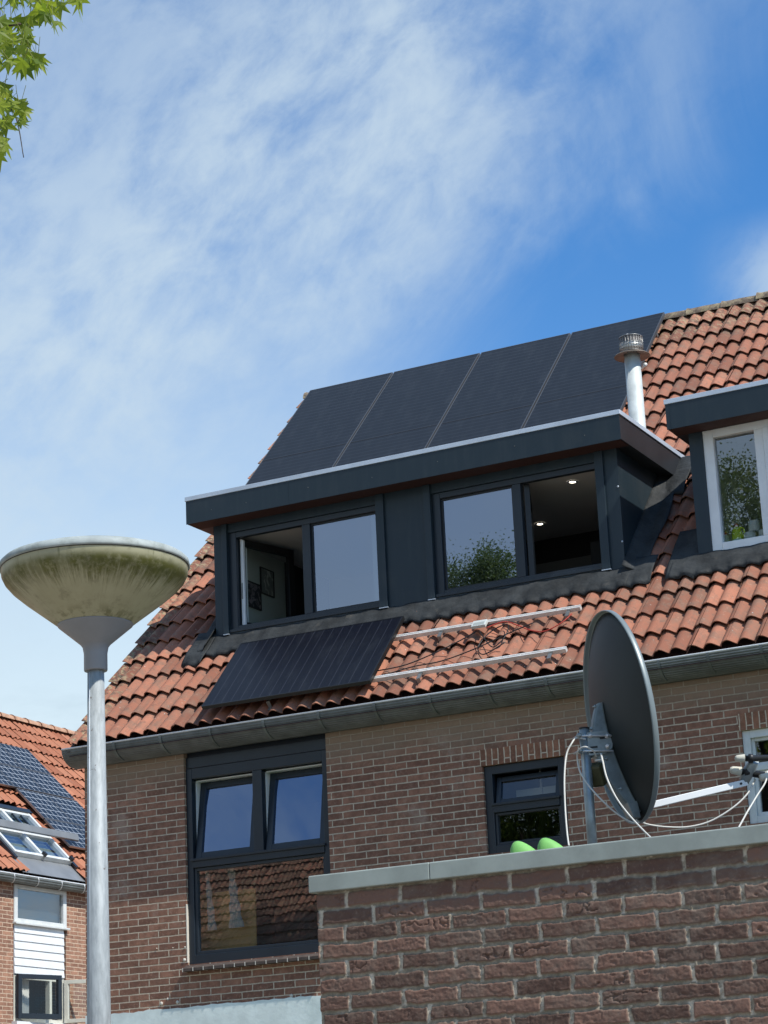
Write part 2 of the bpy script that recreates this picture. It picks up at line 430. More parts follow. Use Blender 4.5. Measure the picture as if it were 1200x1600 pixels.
def smooth_path(pts, n=8):
    pts = [Vector(p) for p in pts]; P = [pts[0]] + pts + [pts[-1]]; out = []
    for i in range(1, len(P) - 2):
        for k in range(n):
            t = k / n; a, b, c, d = P[i - 1:i + 3]
            out.append(.5 * ((2 * b) + (c - a) * t + (2 * a - 5 * b + 4 * c - d) * t * t + (3 * b - a - 3 * c + d) * t ** 3))
    return out + [pts[-1]]

def wall_mesh(b, u0, u1, z0, z1, holes, P, depth, step=None):
    """front skin with rectangular holes and reveals; P(u,d,z)->3D, d = depth into the wall"""
    us = sorted({u0, u1} | {h[0] for h in holes} | {h[1] for h in holes}); zs = sorted({z0, z1} | {h[2] for h in holes} | {h[3] for h in holes})
    us = [u for u in us if u0 <= u <= u1]; zs = [z for z in zs if z0 <= z <= z1]
    for i in range(len(us) - 1):
        for j in range(len(zs) - 1):
            cu, cz = (us[i] + us[i + 1]) / 2, (zs[j] + zs[j + 1]) / 2
            if any(h[0] < cu < h[1] and h[2] < cz < h[3] for h in holes): continue
            b.add([P(us[i], 0, zs[j]), P(us[i + 1], 0, zs[j]), P(us[i + 1], 0, zs[j + 1]), P(us[i], 0, zs[j + 1])], [(0, 1, 2, 3)])
            b.add([P(us[i], depth, zs[j]), P(us[i + 1], depth, zs[j]), P(us[i + 1], depth, zs[j + 1]), P(us[i], depth, zs[j + 1])], [(3, 2, 1, 0)])
    for a, c, e, g in holes:
        b.add([P(a, 0, e), P(c, 0, e), P(c, depth, e), P(a, depth, e)], [(0, 1, 2, 3)])
        b.add([P(a, 0, g), P(c, 0, g), P(c, depth, g), P(a, depth, g)], [(3, 2, 1, 0)])
        b.add([P(a, 0, e), P(a, depth, e), P(a, depth, g), P(a, 0, g)], [(0, 1, 2, 3)])
        b.add([P(c, 0, e), P(c, depth, e), P(c, depth, g), P(c, 0, g)], [(3, 2, 1, 0)])

def ring(b, u0, u1, z0, z1, w, P0, d0, d1, wb=None, wt=None):
    """rectangular frame made of four butted bars; P(u,d,z)"""
    wb = w if wb is None else wb; wt = w if wt is None else wt
    for a, c, e, g in ((u0, u0 + w, z0, z1), (u1 - w, u1, z0, z1), (u0 + w, u1 - w, z0, z0 + wb), (u0 + w, u1 - w, z1 - wt, z1)):
        vs = [P0(u, d, z) for z in (e, g) for u, d in ((a, d0), (c, d0), (c, d1), (a, d1))]
        b.add(vs, [(0, 3, 2, 1), (4, 5, 6, 7), (0, 1, 5, 4), (1, 2, 6, 5), (2, 3, 7, 6), (3, 0, 4, 7)])
def PY(Y): return lambda u, d, z: Vector((u, Y + d, z))

# ------------------------------------------------------------------ tiled roof generator
GA, CW, AMP, TILT, S00 = .331, .30, .047, .036, .10
def prof(u):                       # two rolls per tile: steep left flank, long right flank
    t = (2 * u + .38) % 1.0
    if t < .38: return (1 - abs((t - .38) / .38) ** 2.3) ** .62
    return (.5 + .5 * math.cos(math.pi * (t - .38) / .62)) ** .85
def tile_h(X, s, x0=0.0):          # tile top height above the deck
    u = ((X - x0) / CW) % 1.0; fr = (s / GA) % 1.0
    return AMP * prof(u) + TILT * (1 - fr)
def tile_roof(b, O, ex, es, en, ncol, nrow, clip=None, nu=20, jit=1.0):
    O, ex, es, en = Vector(O), Vector(ex), Vector(es), Vector(en)
    for r in range(nrow):
        for c in range(ncol):
            ua, ub, va, vb = 0.0, 1.0, -.02, 1.12
            xa, sa_ = c * CW, r * GA
            if clip:
                res = clip(xa, sa_)
                if res is None: continue
                ua, ub, va, vb = res
            dx_, dh, ds = random.uniform(-.003, .003) * jit, random.uniform(-.002, .005) * jit, random.uniform(-.010, .010) * jit
            tilt_side = random.uniform(-.003, .003) * jit
            tint = min(1, max(0, random.gauss(.5, .33)))
            n = max(4, int(nu * (ub - ua)) + 1); rows = []
            for v, thick in ((va, True), (va, False), (va, False), ((va + vb) / 2, False), (vb, False)):
                for k in range(n + 1):
                    u = ua + (ub - ua) * k / n
                    # tile lap: joint sits just past the crest, left edge slightly raised
                    lap = .004 * max(0, 1 - u / .22) if ua == 0 else 0
                    h = AMP * prof(u) + TILT * (1 - v) + dh + tilt_side * (u - .5) + lap
                    if thick: h -= .009
                    rows.append(O + ex * (xa + u * (CW - .005) + dx_) + es * (sa_ + v * GA + ds) + en * h)
            m_ = n + 1; fs = []
            for q in (0, 2, 3):
                for k in range(n): fs.append((q * m_ + k, q * m_ + k + 1, (q + 1) * m_ + k + 1, (q + 1) * m_ + k))
            o = len(b.v); b.v += rows; b.f += [tuple(i + o for i in f) for f in fs]
            b.sm += [False] * n + [True] * (2 * n); b.t += [tint] * len(fs)

# ------------------------------------------------------------------ setting
g = MB(); g.add([(-600, -600, 0), (600, -600, 0), (600, 600, 0), (-600, 600, 0)], [(0, 1, 2, 3)])
tag(g.build('ground', 'paving'), kind='structure')
g = MB(); g.add([(-30, -9, .004), (30, -9, .004), (30, -3.5, .004), (-30, -3.5, .004)], [(0, 1, 2, 3)])
tag(g.build('road', 'asphalt'), kind='structure')
g = MB(); g.add([(-12, 10.6, .006), (3, 10.6, .006), (3, 17.2, .006), (-12, 17.2, .006)], [(0, 1, 2, 3)])
tag(g.build('garden_lawn', 'grass'), kind='structure')

# ------------------------------------------------------------------ main house
YF = 17.9; XL, XR = -12.44, 2.2
house = thing('brick_house', 'brown brick terraced house with red tiled roof, grey gutter and two dark dormers', 'house', (-5, YF, 0))
ex, es, en = Vector((1, 0, 0)), Vector((0, .70711, .70711)), Vector((0, -.70711, .70711))
RO = Vector((XL - .02, 17.65, 5.655))          # deck origin at the eave
def onroof(X, s, h=0.0): return Vector((X, RO.y, RO.z)) + es * s + en * h
def s_at(Y): return (Y - RO.y) * 1.41421
W1 = (-11.32, -9.80, 3.60, 5.62); W2 = (-8.255, -7.478, 4.288, 5.055); W3 = (-5.885, -4.98, 4.288, 5.062)
b = MB()
wall_mesh(b, XL, XR, 0, 5.78, [W1, W2, W3], PY(YF), .11)
# gables
for gx, d in ((XL, 1), (XR, -1)):
    b.prism([(YF + .001, 0), (27.4, 0), (27.4, 5.78), (22.66, 10.60), (YF + .001, 5.84)], lambda y, z: Vector((gx, y, z)), lambda y, z: Vector((gx + .1 * d, y, z)))
b.box(XL + .1, XR - .1, 27.3, 27.4, 0, 5.78)
b.build('wall', 'facade_brick', house)
for x0, x1, zz in ((-8.27, -7.46, 5.056), (-5.90, -4.965, 5.063)): b = MB(); b.box(x0, x1, YF - .004, YF + .05, zz, zz + .142); b.build('lintel', 'soldier_brick', house)
# white painted band at the foot of the upper wall
b = MB(); xs = np.linspace(XL - .002, -9.3, 60); zt = [3.222 + .012 * math.sin(x * 9) * random.random() + random.uniform(-.006, .008) for x in xs]
for i in range(59):
    b.add([(xs[i], YF - .012, 0), (xs[i + 1], YF - .012, 0), (xs[i + 1], YF - .012, zt[i + 1]), (xs[i], YF - .012, zt[i]), (xs[i], YF + .01, zt[i]), (xs[i + 1], YF + .01, zt[i + 1])], [(0, 1, 2, 3), (3, 2, 5, 4)])
b.build('painted_render', 'render_white', house)
# old mortar crumbs on the wall
b = MB()
for px, py, sx, sz in ((252, 1568, .03, .008), (262, 1561, .022, .007), (277, 1566, .03, .005), (290, 1558, .012, .012), (340, 1565, .014, .014), (455, 1556, .03, .01), (470, 1555, .012, .01), (289, 1480, .014, .05), (288, 1500, .03, .03), (286, 1440, .008, .05), (245, 1482, .01, .01), (270, 1481, .009, .012)):
    p = at(px, py, YF - .004)
    b = MB(); b.lathe(p, [(0, -.004), (sx * .6, -.002), (sx * .5, .003), (0, .006)], 7, axis=(0, -1, 0), cap=False); b.build('mortar_crumb', 'mortar_white', house)

# roof deck, tiles
D1 = dict(x0=-11.42, x1=-7.09); D2 = dict(x0=-6.39, x1=-4.30); YD = 18.70; YB = 20.08
b = MB()
s0, s1, sE = s_at(YD + .02), s_at(YB), s_at(22.66)
for xa, xb, sa_, sb in ((XL, XR, -.03, s0), (XL, D1['x0'], s0, s1), (D1['x1'], D2['x0'], s0, s1), (D2['x1'], XR, s0, s1), (XL, XR, s1, sE)):
    b.add([onroof(xa, sa_, -.02), onroof(xb, sa_, -.02), onroof(xb, sb, -.02), onroof(xa, sb, -.02)], [(0, 1, 2, 3)])
b.build('roof_deck', 'underlay', house)
def clipf(xa, sa_):
    X0 = RO.x + xa; X1 = X0 + CW; ya = RO.y + (sa_ + S00) * .70711; yb = ya + GA * .70711
    ua, ub, va, vb = 0.0, 1.0, -.02, 1.12
    for d in (D1, D2):
        if X1 > d['x0'] + .03 and X0 < d['x1'] - .03 and yb > YD + .03 and ya < YB - .03:
            inx = X0 >= d['x0'] - .02 and X1 <= d['x1'] + .02
            if inx:
                if ya < YD < yb: vb = min(vb, (YD + .03 - ya) / (yb - ya)); continue
                if ya < YB < yb: continue
                return None
            if ya < YD - .05: continue
            if X0 < d['x0']: ub = (d['x0'] + .03 - X0) / CW
            elif X1 > d['x1']: ua = (d['x1'] - .03 - X0) / CW
            if ub - ua < .05: return None
    return ua, ub, va, vb
b = MB(); tile_roof(b, RO + es * S00, ex, es, en, int((XR - XL) / CW) + 1, 21, clipf)
b.build('roof', 'tile', house, tint=True)
b = MB(); ro2 = Vector((XR, 27.7, 5.60))
b.add([(XL - .02, 22.66, 10.68), (XR, 22.66, 10.68), (XR, 27.6, 5.72), (XL - .02, 27.6, 5.72)], [(3, 2, 1, 0)])
b.build('rear_roof', 'far_tile', house)
# ridge: half-round caps
x = XL - .03; k = 0
rb = MB()
while x < XR:
    L = .405; zz = random.uniform(-.006, .006)
    pr_ = [(.105 + .012 * math.exp(-((t_) / .05) ** 2), t_ * L) for t_ in (0, .03, .1, .5, 1.03)]
    n_ = 12; vs = []; fs = []
    for r_, h_ in pr_:
        for j in range(n_ + 1):
            a = math.pi * j / n_; vs.append((x + h_, 22.66 - math.cos(a) * r_ * 1.05, 10.645 + zz + math.sin(a) * r_ * .95 - (.010 if h_ > .3 else 0)))
    for i in range(4):
        for j in range(n_): fs.append((i * (n_ + 1) + j, i * (n_ + 1) + j + 1, (i + 1) * (n_ + 1) + j + 1, (i + 1) * (n_ + 1) + j))
    fs.append(tuple(range(n_ + 1)))
    q = MB().add(vs, fs, True)
    q.build('ridge_tile', 'ridge_tile', house); x += L; k += 1
b = MB(); b.box(XL, XR, 22.60, 22.72, 10.55, 10.66); b.build('ridge_board', 'wood_dark', house)
# verge end blocks (brown mossy edge under the tiles)
b = MB(); b.prism([(0, -.10), (sE - .05, -.10), (sE - .05, .02), (0, .02)], lambda s_, h: onroof(XL - .015, s_, h), lambda s_, h: onroof(XL + .02, s_, h))
b.build('verge_board', 'wood_dark', house)
# eave board and gutter
b = MB(); b.box(XL - .01, XR, 17.70, 17.725, 5.62, 5.712); b.build('eave_board', 'red_board', house)
b = MB(); b.box(XL + .01, XR, 17.73, 17.895, 5.60, 5.62); b.build('eave_soffit', 'red_board', house)
gut = MB(); GX0 = -12.52
outer = [(-.06 - .202 * math.cos(R(a_)), -.150 * math.sin(R(a_))) for a_ in range(0, 81, 8)] + [(-.008, -.150)]
inner = [(y + (.006 if y < -.1 else -.004), z + .006) for y, z in outer[::-1]]
def GP(x): return lambda y, z: Vector((x, YF + y, 5.697 + z))
n_ = len(outer)
for (y0, z0), (y1, z1) in zip(outer[:-1], outer[1:]):
    gut.add([GP(GX0)(y0, z0), GP(XR)(y0, z0), GP(XR)(y1, z1), GP(GX0)(y1, z1)], [(0, 1, 2, 3)], True)
go = gut.build('gutter', 'zinc', house)
so = go.modifiers.new('thick', 'SOLIDIFY'); so.thickness = .003
b = MB(); b.prism([(y, z) for y, z in outer] + [(-.008, 0)], GP(GX0 - .001), GP(GX0 + .003)); b.build('gutter_end_cap', 'zinc', go)
b = MB(); b.tube([(GX0, YF - .262, 5.700), (XR, YF - .262, 5.700)], .0085, 8); b.build('gutter_rim', 'zinc_edge', go)
for px in (177, 249, 326, 410, 496, 584, 671, 762.7, 854, 943, 1033, 1111, 1196, 1290, 1390):
    X = at(px, 1100, YF - .24).x
    q = MB()
    for i in range(10):
        (y0, z0), (y1, z1) = outer[i], outer[i + 1]
        sk0 = .0; q.add([Vector((X, YF + y0 * 1.012 - .003, 5.697 + z0 * 1.02 - .002)), Vector((X + .026, YF + y0 * 1.012 - .003, 5.697 + z0 * 1.02 - .002)), Vector((X + .026, YF + y1 * 1.012 - .003, 5.697 + z1 * 1.02 - .003)), Vector((X, YF + y1 * 1.012 - .003, 5.697 + z1 * 1.02 - .003))], [(0, 1, 2, 3)])
    o = q.build('gutter_bracket', 'zinc_edge' if False else 'zinc', go); so = o.modifiers.new('thick', 'SOLIDIFY'); so.thickness = .004; so.offset = 0

# ---- interior rooms (closed boxes behind the windows)
def room(name, x0, x1, y0, y1, z0, z1, mw, mc, parent, skip=()):
    b = MB(); b.add([(x0, y0, z0), (x0, y1, z0), (x1, y1, z0), (x1, y0, z0)], [(0, 1, 2, 3)][:1])
    b.add([(x0, y1, z0), (x0, y1, z1), (x1, y1, z1), (x1, y1, z0)], [(0, 1, 2, 3)])
    b.add([(x0, y0, z0), (x0, y0, z1), (x0, y1, z1), (x0, y1, z0)], [(0, 1, 2, 3)])
    b.add([(x1, y0, z0), (x1, y0, z1), (x1, y1, z1), (x1, y1, z0)], [(3, 2, 1, 0)])
    b.build(name + '_wall', mw, parent)
    b = MB(); b.add([(x0, y0, z1), (x1, y0, z1), (x1, y1, z1), (x0, y1, z1)], [(0, 1, 2, 3)]); b.build(name + '_ceiling', mc, parent)
room('bedroom', -12.3, -8.9, YF + .115, 21.2, 3.0, 5.55, 'room_wall', 'room_ceiling', house)
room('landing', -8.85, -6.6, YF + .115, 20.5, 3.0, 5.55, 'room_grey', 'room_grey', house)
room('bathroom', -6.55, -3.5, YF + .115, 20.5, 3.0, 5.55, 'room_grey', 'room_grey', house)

# ---- facade window 1: two tilted top lights over a fixed pane
wn = MB(); P1 = PY(YF + .03)
ring(wn, -11.318, -9.802, 3.60, 5.405, .062, P1, 0, .07, .085, .10)
for a, c, e, g_ in ((-11.256, -9.864, 4.475, 4.55), ):
    wn.box(a, c, YF + .02, YF + .10, e, g_)
wn.box(-10.60, -10.50, YF + .03, YF + .10, 4.55, 5.305)
ring(wn, -11.256, -9.864, 3.685, 4.475, .03, PY(YF + .045), 0, .05)
win1 = wn.build('window', 'frame_dark', house, bevel=.004)
b = MB(); b.box(-11.318, -9.802, YF + .035, YF + .06, 5.408, 5.51); b.box(-11.318, -9.802, YF + .06, YF + .08, 5.512, 5.70); b.build('head_panel', 'frame_dark', win1, bevel=.003)
b = MB(); b.box(-11.27, -9.85, YF + .002, YF + .03, 4.535, 4.56); b.build('drip_rail', 'frame_dark', win1, bevel=.004)
b = MB(); b.add([(-11.226, YF + .07, 3.715), (-9.894, YF + .07, 3.715), (-9.894, YF + .07, 4.445), (-11.226, YF + .07, 4.445)], [(0, 1, 2, 3)]); b.build('pane', 'glass_mid', win1)
for a, c in ((-11.256, -10.60), (-10.50, -9.864)):
    th = R(9.5); z0 = 4.555
    def PT(u, d, z, z0=z0, th=th): return Vector((u, YF + .05 + d * math.cos(th) + (z - z0) * math.sin(th), z0 + (z - z0) * math.cos(th) - d * math.sin(th)))
    q = MB(); ring(q, a + .012, c - .004, z0, 5.295, .062, PT, 0, .05)
    so_ = q.build('sash', 'frame_dark', win1, bevel=.003)
    q = MB(); q.add([PT(a + .07, .02, z0 + .058), PT(c - .062, .02, z0 + .058), PT(c - .062, .02, 5.237), PT(a + .07, .02, 5.237)], [(0, 1, 2, 3)]); q.build('pane', 'glass', win1)
    q = MB(); q.box(a + .001, a + .009, YF + .10, YF + .20, z0 + .02, 5.29); q.box(a + .009, c - .003, YF + .10, YF + .2, 5.285, 5.295)
    q.build('inner_frame', 'white_paint', win1)
# sill: sloping brick sill with pale joints
b = MB(); b.prism([(YF - .075, 3.535), (YF - .075, 3.56), (YF + .03, 3.603), (YF + .03, 3.535)], lambda y, z: Vector((-11.335, y, z)), lambda y, z: Vector((-9.785, y, z)))
sill = b.build('sill', 'sill_brick', win1)
b = MB(); nn_ = 14
for i in range(nn_ + 1):
    x = -11.33 + i * (1.54 / nn_)
    b = MB(); b.add([(x, YF - .079, 3.531), (x + .009, YF - .079, 3.531), (x + .009, YF - .079, 3.566), (x, YF - .079, 3.566), (x, YF + .0, 3.531), (x + .009, YF + .0, 3.531)], [(0, 1, 2, 3), (1, 0, 4, 5)]); b.build('sill_joint', 'mortar_white', sill)
b = MB(); b.box(-11.326, -11.319, YF - .002, YF + .03, 3.62, 4.15); b.build('old_mortar_edge', 'mortar_white', win1)

# ---- small dark window
q = MB(); ring(q, -8.253, -7.48, 4.29, 5.053, .075, PY(YF + .03), 0, .07, .07, .075)
q.box(-8.178, -7.555, YF + .018, YF + .10, 4.640, 4.712); ring(q, -8.178, -7.555, 4.36, 4.64, .024, PY(YF + .045), 0, .05)
win2 = q.build('window', 'frame_dark', house, bevel=.004)
b = MB(); b.box(-8.19, -7.545, YF + .0, YF + .03, 4.70, 4.722); b.build('drip_rail', 'frame_dark', win2, bevel=.003)
th = R(13); 
def PT(u, d, z, z0=4.715): return Vector((u, YF + .05 + d * math.cos(th) + (z - z0) * math.sin(th), z0 + (z - z0) * math.cos(th) - d * math.sin(th)))
q = MB(); ring(q, -8.168, -7.560, 4.715, 4.965, .045, PT, 0, .045); q.build('sash', 'frame_dark', win2, bevel=.003)
q = MB(); q.add([PT(-8.123, .02, 4.76), PT(-7.605, .02, 4.76), PT(-7.605, .02, 4.92), PT(-8.123, .02, 4.92)], [(0, 1, 2, 3)]); q.build('pane', 'glass_weak', win2)
q = MB(); q.add([(-8.154, YF + .07, 4.384), (-7.579, YF + .07, 4.384), (-7.579, YF + .07, 4.616), (-8.154, YF + .07, 4.616)], [(0, 1, 2, 3)]); q.build('pane', 'glass_weak', win2)
q = MB(); q.box(-8.10, -7.62, YF + .35, YF + .37, 4.80, 4.87); q.box(-7.86, -7.845, YF + .33, YF + .349, 4.80, 5.02); q.build('blind', 'curtain', win2)
# ---- white old window at the right
q = MB(); ring(q, -5.883, -4.982, 4.29, 5.06, .065, PY(YF + .02), 0, .08, .06, .065)
q.box(-5.818, -5.047, YF + .02, YF + .10, 4.72, 4.765); ring(q, -5.818, -5.047, 4.35, 4.72, .03, PY(YF + .04), 0, .05); ring(q, -5.818, -5.047, 4.765, 4.995, .026, PY(YF + .05), 0, .05)
win3 = q.build('window', 'old_white', house, bevel=.004); win3['label'] = 'white painted window'
for z0, z1 in ((4.38, 4.69), (4.79, 4.97)):
    q = MB(); q.add([(-5.788, YF + .07, z0), (-5.077, YF + .07, z0), (-5.077, YF + .07, z1), (-5.788, YF + .07, z1)], [(0, 1, 2, 3)]); q.build('pane', 'glass_weak', win3)
# first floor furnishings seen through the glass
xo0, xo1 = at(305, 1440, 18.2).x, at(400, 1440, 18.2).x
b = MB(); b.box(xo0, xo1, 18.20, 18.215, 3.1, at(350, 1393, 18.2).z); tag(b.build('room_divider', 'ochre'), 'ochre yellow panel standing behind the large lower window pane', 'panel')
for i, (cx, lab) in enumerate(((-11.19, 'white curtain gathered at the left edge of the large lower window pane'), (-10.93, 'white tied curtain hanging inside the large lower window pane, right of the narrow one'))):
    b = MB(); nz = 24; nu_ = 28; vs = []; fs = []
    for j in range(nz + 1):
        z = 4.46 - j / nz * .55; wdt = (.028 + .045 * (j / nz) ** 1.5 + .008 * math.sin(j * .9)) * (1.0 if i else .6)
        for k_ in range(nu_ + 1):
            u = k_ / nu_ * 2 - 1; vs.append((cx + u * wdt + (j / nz) * .04, YF + .16 + .015 * math.sin(k_ * 1.4), z))
    for j in range(nz):
        for k_ in range(nu_): fs.append((j * (nu_ + 1) + k_, j * (nu_ + 1) + k_ + 1, (j + 1) * (nu_ + 1) + k_ + 1, (j + 1) * (nu_ + 1) + k_))
    b.add(vs, fs, True); tag(b.build('curtain', 'curtain'), lab, 'curtain', 'curtains in the large facade window')

# ------------------------------------------------------------------ dormers
ANT = 'anthracite'
def flashing(name, x0, x1, sa_, sb, parent, edge=.02, nx=None, tie=None):
    """lead draped over the tiles; s from sa (low) to sb (high)"""
    nx = nx or max(6, int((x1 - x0) / .018)); ns = 10; vs = []; fs = []
    for i in range(nx + 1):
        X = x0 + (x1 - x0) * i / nx
        u = ((X - RO.x) / CW) % 1.0
        se = sa_ + edge * math.sin(X * 7.3) + .012 * math.sin(X * 23)
        for j in range(ns + 1):
            s_ = se + (sb - se) * j / ns; fr = (s_ / GA) % 1.0
            k_ = max(0.0, 1 - j / ns * 3.2) * .72
            h = AMP * (prof(u) * k_ + 1 - k_) + TILT * (.75 if j else max(.4, 1 - fr)) + .024 + .004 * math.sin(X * 11 + s_ * 17) + .003 * math.sin(X * 29)
            vs.append(onroof(X, s_, h))
    for i in range(nx):
        for j in range(ns): fs.append((i * (ns + 1) + j, (i + 1) * (ns + 1) + j, (i + 1) * (ns + 1) + j + 1, i * (ns + 1) + j + 1))
    o = MB().add(vs, fs, True).build(name, 'lead', parent)
    md = o.modifiers.new('t', 'SOLIDIFY'); md.thickness = .006
    return o
def dormer(x0, x1, fx0, fx1, openings, seam):
    q = MB(); zb, zt = 6.76, 7.975
    wall_mesh(q, x0, x1, zb, zt, openings, PY(YD), .09)
    for X, d in ((x0, 1), (x1, -1)):        # side cheeks run back into the roof
        q.prism([(YD + .0005, 6.70), (YB + .1, 6.72 + (YB + .1 - YD)), (YB + .1, zt), (YD + .0005, zt)], lambda y, z: Vector((X, y, z)), lambda y, z: Vector((X + .05 * d, y, z)))
    o = q.build('dormer', ANT, house)
    q = MB(); q.box(fx0, fx1, 18.48, YB + .22, 7.972, 8.205); q.build('fascia', 'anthracite_side', o, bevel=.002)
    q = MB(); q.box(fx0 - .002, fx1 + .002, 18.474, 18.4795, 7.968, 8.206); q.box(seam, seam + .003, 18.4725, 18.4735, 7.97, 8.2); f = q.build('fascia_board', ANT, o)
    q = MB()
    q.box(fx0 - .012, fx1 + .012, 18.468, 18.50, 8.207, 8.252); q.box(fx0 - .012, fx0 + .02, 18.50, YB + .2, 8.207, 8.252); q.box(fx1 - .02, fx1 + .012, 18.50, YB + .2, 8.207, 8.252)
    q.build('roof_trim', 'trim_metal', o, bevel=.003)
    q = MB(); q.box(fx0 + .021, fx1 - .021, 18.501, YB + .16, 8.206, 8.222); q.build('flat_roof', 'roof_felt', o)
    q = MB(); q.box(fx0 + .01, fx1 - .01, 18.485, 18.699, 7.967, 7.9715); q.build('soffit', 'soffit', o)
    return o
O1 = (-11.257, -9.586, 6.853, 7.875); O2 = (-8.996, -7.307, 6.853, 7.875)
dorm = dormer(D1['x0'], D1['x1'], -11.595, -6.955, [O1, O2], -10.42)
dorm['label'] = 'wide dark dormer on the left'
b = MB()
for a, c in ((-11.316, -11.2575), (-9.5855, -9.497), (-9.068, -8.9965), (-7.3065, -7.223)):
    b = MB(); b.box(a, c, YD - .028, YD - .001, 6.842, 7.965); b.build('trim_batten', ANT, dorm, bevel=.003)
    b = MB(); b.box(a - .002, c + .002, YD - .031, YD - .002, 6.834, 6.8415); b.build('trim_foot', 'trim_metal', dorm)
for X, z in ((-7.10, 7.60), (-7.10, 7.08)): b = MB(); b.lathe((X, YD - .002, z), [(.009, 0), (.009, .003), (0, .005)], 10, axis=(0, -1, 0)); b.build('screw', 'trim_metal', dorm)
for X in (-11.3, -10.9, -10.2, -9.5, -8.8, -8.0, -7.3): b = MB(); b.lathe((X, 18.473, 8.10 - .03 * (int(X * 10) % 2)), [(.004, 0), (.004, .0015), (0, .003)], 8, axis=(0, -1, 0)); b.build('screw', 'zinc', dorm)
def dwin(x0, x1, mull, fixed_left):
    q = MB(); ring(q, x0, x1 + .068, 6.853, 7.875, .08, PY(YD + .02), 0, .06, .066, .058)
    q.box(mull[0], mull[1], YD + .02, YD + .08, 6.919, 7.817)
    q.box(x0, x1, YD - .012, YD + .02, 6.853, 6.885)
    f = q.build('window', 'frame_dark', dorm, bevel=.004)
    a, c = (x0 + .08, mull[0]) if fixed_left else (mull[1], x1 - .012)
    q = MB(); ring(q, a, c, 6.919, 7.817, .016, PY(YD + .045), 0, .03); q.build('glazing_bead', 'frame_black', f)
    q = MB(); q.add([(a + .015, YD + .06, 6.934), (c - .015, YD + .06, 6.934), (c - .015, YD + .06, 7.802), (a + .015, YD + .06, 7.802)], [(0, 1, 2, 3)]); q.build('pane', 'glass', f)
    return f
f1 = dwin(-11.257, -9.586, (-10.425, -10.335), False)
f2 = dwin(-8.996, -7.307, (-8.164, -8.077), True)
# open casement swung into the left room
thS = R(73.5); hx, hy = -11.165, YD + .075
def PS(u, d, z): return Vector((hx + u * math.cos(thS) - d * math.sin(thS), hy + u * math.sin(thS) + d * math.cos(thS), z))
q = MB(); ring(q, .0, .745, 6.90, 7.825, .075, PS, 0, .045); q.build('open_sash', 'frame_black', f1, bevel=.003)
q = MB(); q.add([PS(.07, .02, 6.97), PS(.675, .02, 6.97), PS(.675, .02, 7.755), PS(.07, .02, 7.755)], [(0, 1, 2, 3)]); q.build('pane', 'glass_open', f1)
q = MB(); q.box(-11.176, -11.160, YD + .081, YD + .20, 6.90, 7.815); q.box(-11.158, -11.148, YD + .082, YD + .14, 6.92, 7.81); q.box(-11.146, -11.130, YD + .081, YD + .11, 6.925, 7.80); q.build('inner_frame', 'white_paint', f1)
q = MB(); q.box(-11.159, -11.147, YD + .078, YD + .0815, 7.2, 7.36); q.build('lock_plate', 'alu_dark', f1)
# open casement of the right window, swung fully in at the mullion
hx2, hy2, th2 = -8.07, YD + .09, R(112)
def PS2(u, d, z): return Vector((hx2 + u * math.cos(th2) - d * math.sin(th2), hy2 + u * math.sin(th2) + d * math.cos(th2), z))
q = MB(); ring(q, 0, .745, 6.90, 7.825, .075, PS2, -.05, 0); q.build('open_sash', 'frame_black', f2)
# attic room
room('attic', -11.34, -7.17, YD + .095, 20.9, 6.1, 7.86, 'room_wall', 'room_ceiling', dorm)
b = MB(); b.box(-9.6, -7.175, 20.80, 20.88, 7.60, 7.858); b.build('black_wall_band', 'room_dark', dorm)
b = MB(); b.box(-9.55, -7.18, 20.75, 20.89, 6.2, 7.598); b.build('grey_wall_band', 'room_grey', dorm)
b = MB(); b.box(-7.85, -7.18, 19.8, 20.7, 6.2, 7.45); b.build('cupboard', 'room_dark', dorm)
b = MB(); b.box(-9.7, -9.62, YD + .1, 20.88, 6.2, 7.858); b.build('partition', 'room_wall', dorm)
b = MB(); b.box(-11.338, -11.33, 18.8, 20.88, 6.2, 7.858); b.build('left_room_wall', 'room_sage', dorm)
b = MB(); b.box(-11.33, -11.30, 19.95, 20.85, 6.2, 7.858); b.prism([(19.2, 6.2), (20.0, 7.25), (20.0, 6.2)], lambda y, z: Vector((-11.329, y, z)), lambda y, z: Vector((-11.27, y, z))); b.build('stair_panel', 'room_dark', dorm)
for i, (x, y) in enumerate(((-7.70, 19.09), (-8.535, 20.22))):
    t_ = thing('ceiling_spotlight', ('lit round ceiling spotlight near the top right of the open dormer window', 'lit round ceiling spotlight deeper in the room, lower left of the other')[i], 'spotlight', (x, y, 7.858), 'ceiling spotlights in the attic room')
    q = MB(); q.lathe((x, y, 7.858), [(.055, 0), (.055, -.006), (.035, -.010)], 24, cap=False); q.build('trim_ring', 'trim_metal', t_)
    q = MB(); q.lathe((x, y, 7.856), [(.028, -.004), (.0, -.0045)], 20, cap=False); q.build('bulb', 'spot_light', t_)
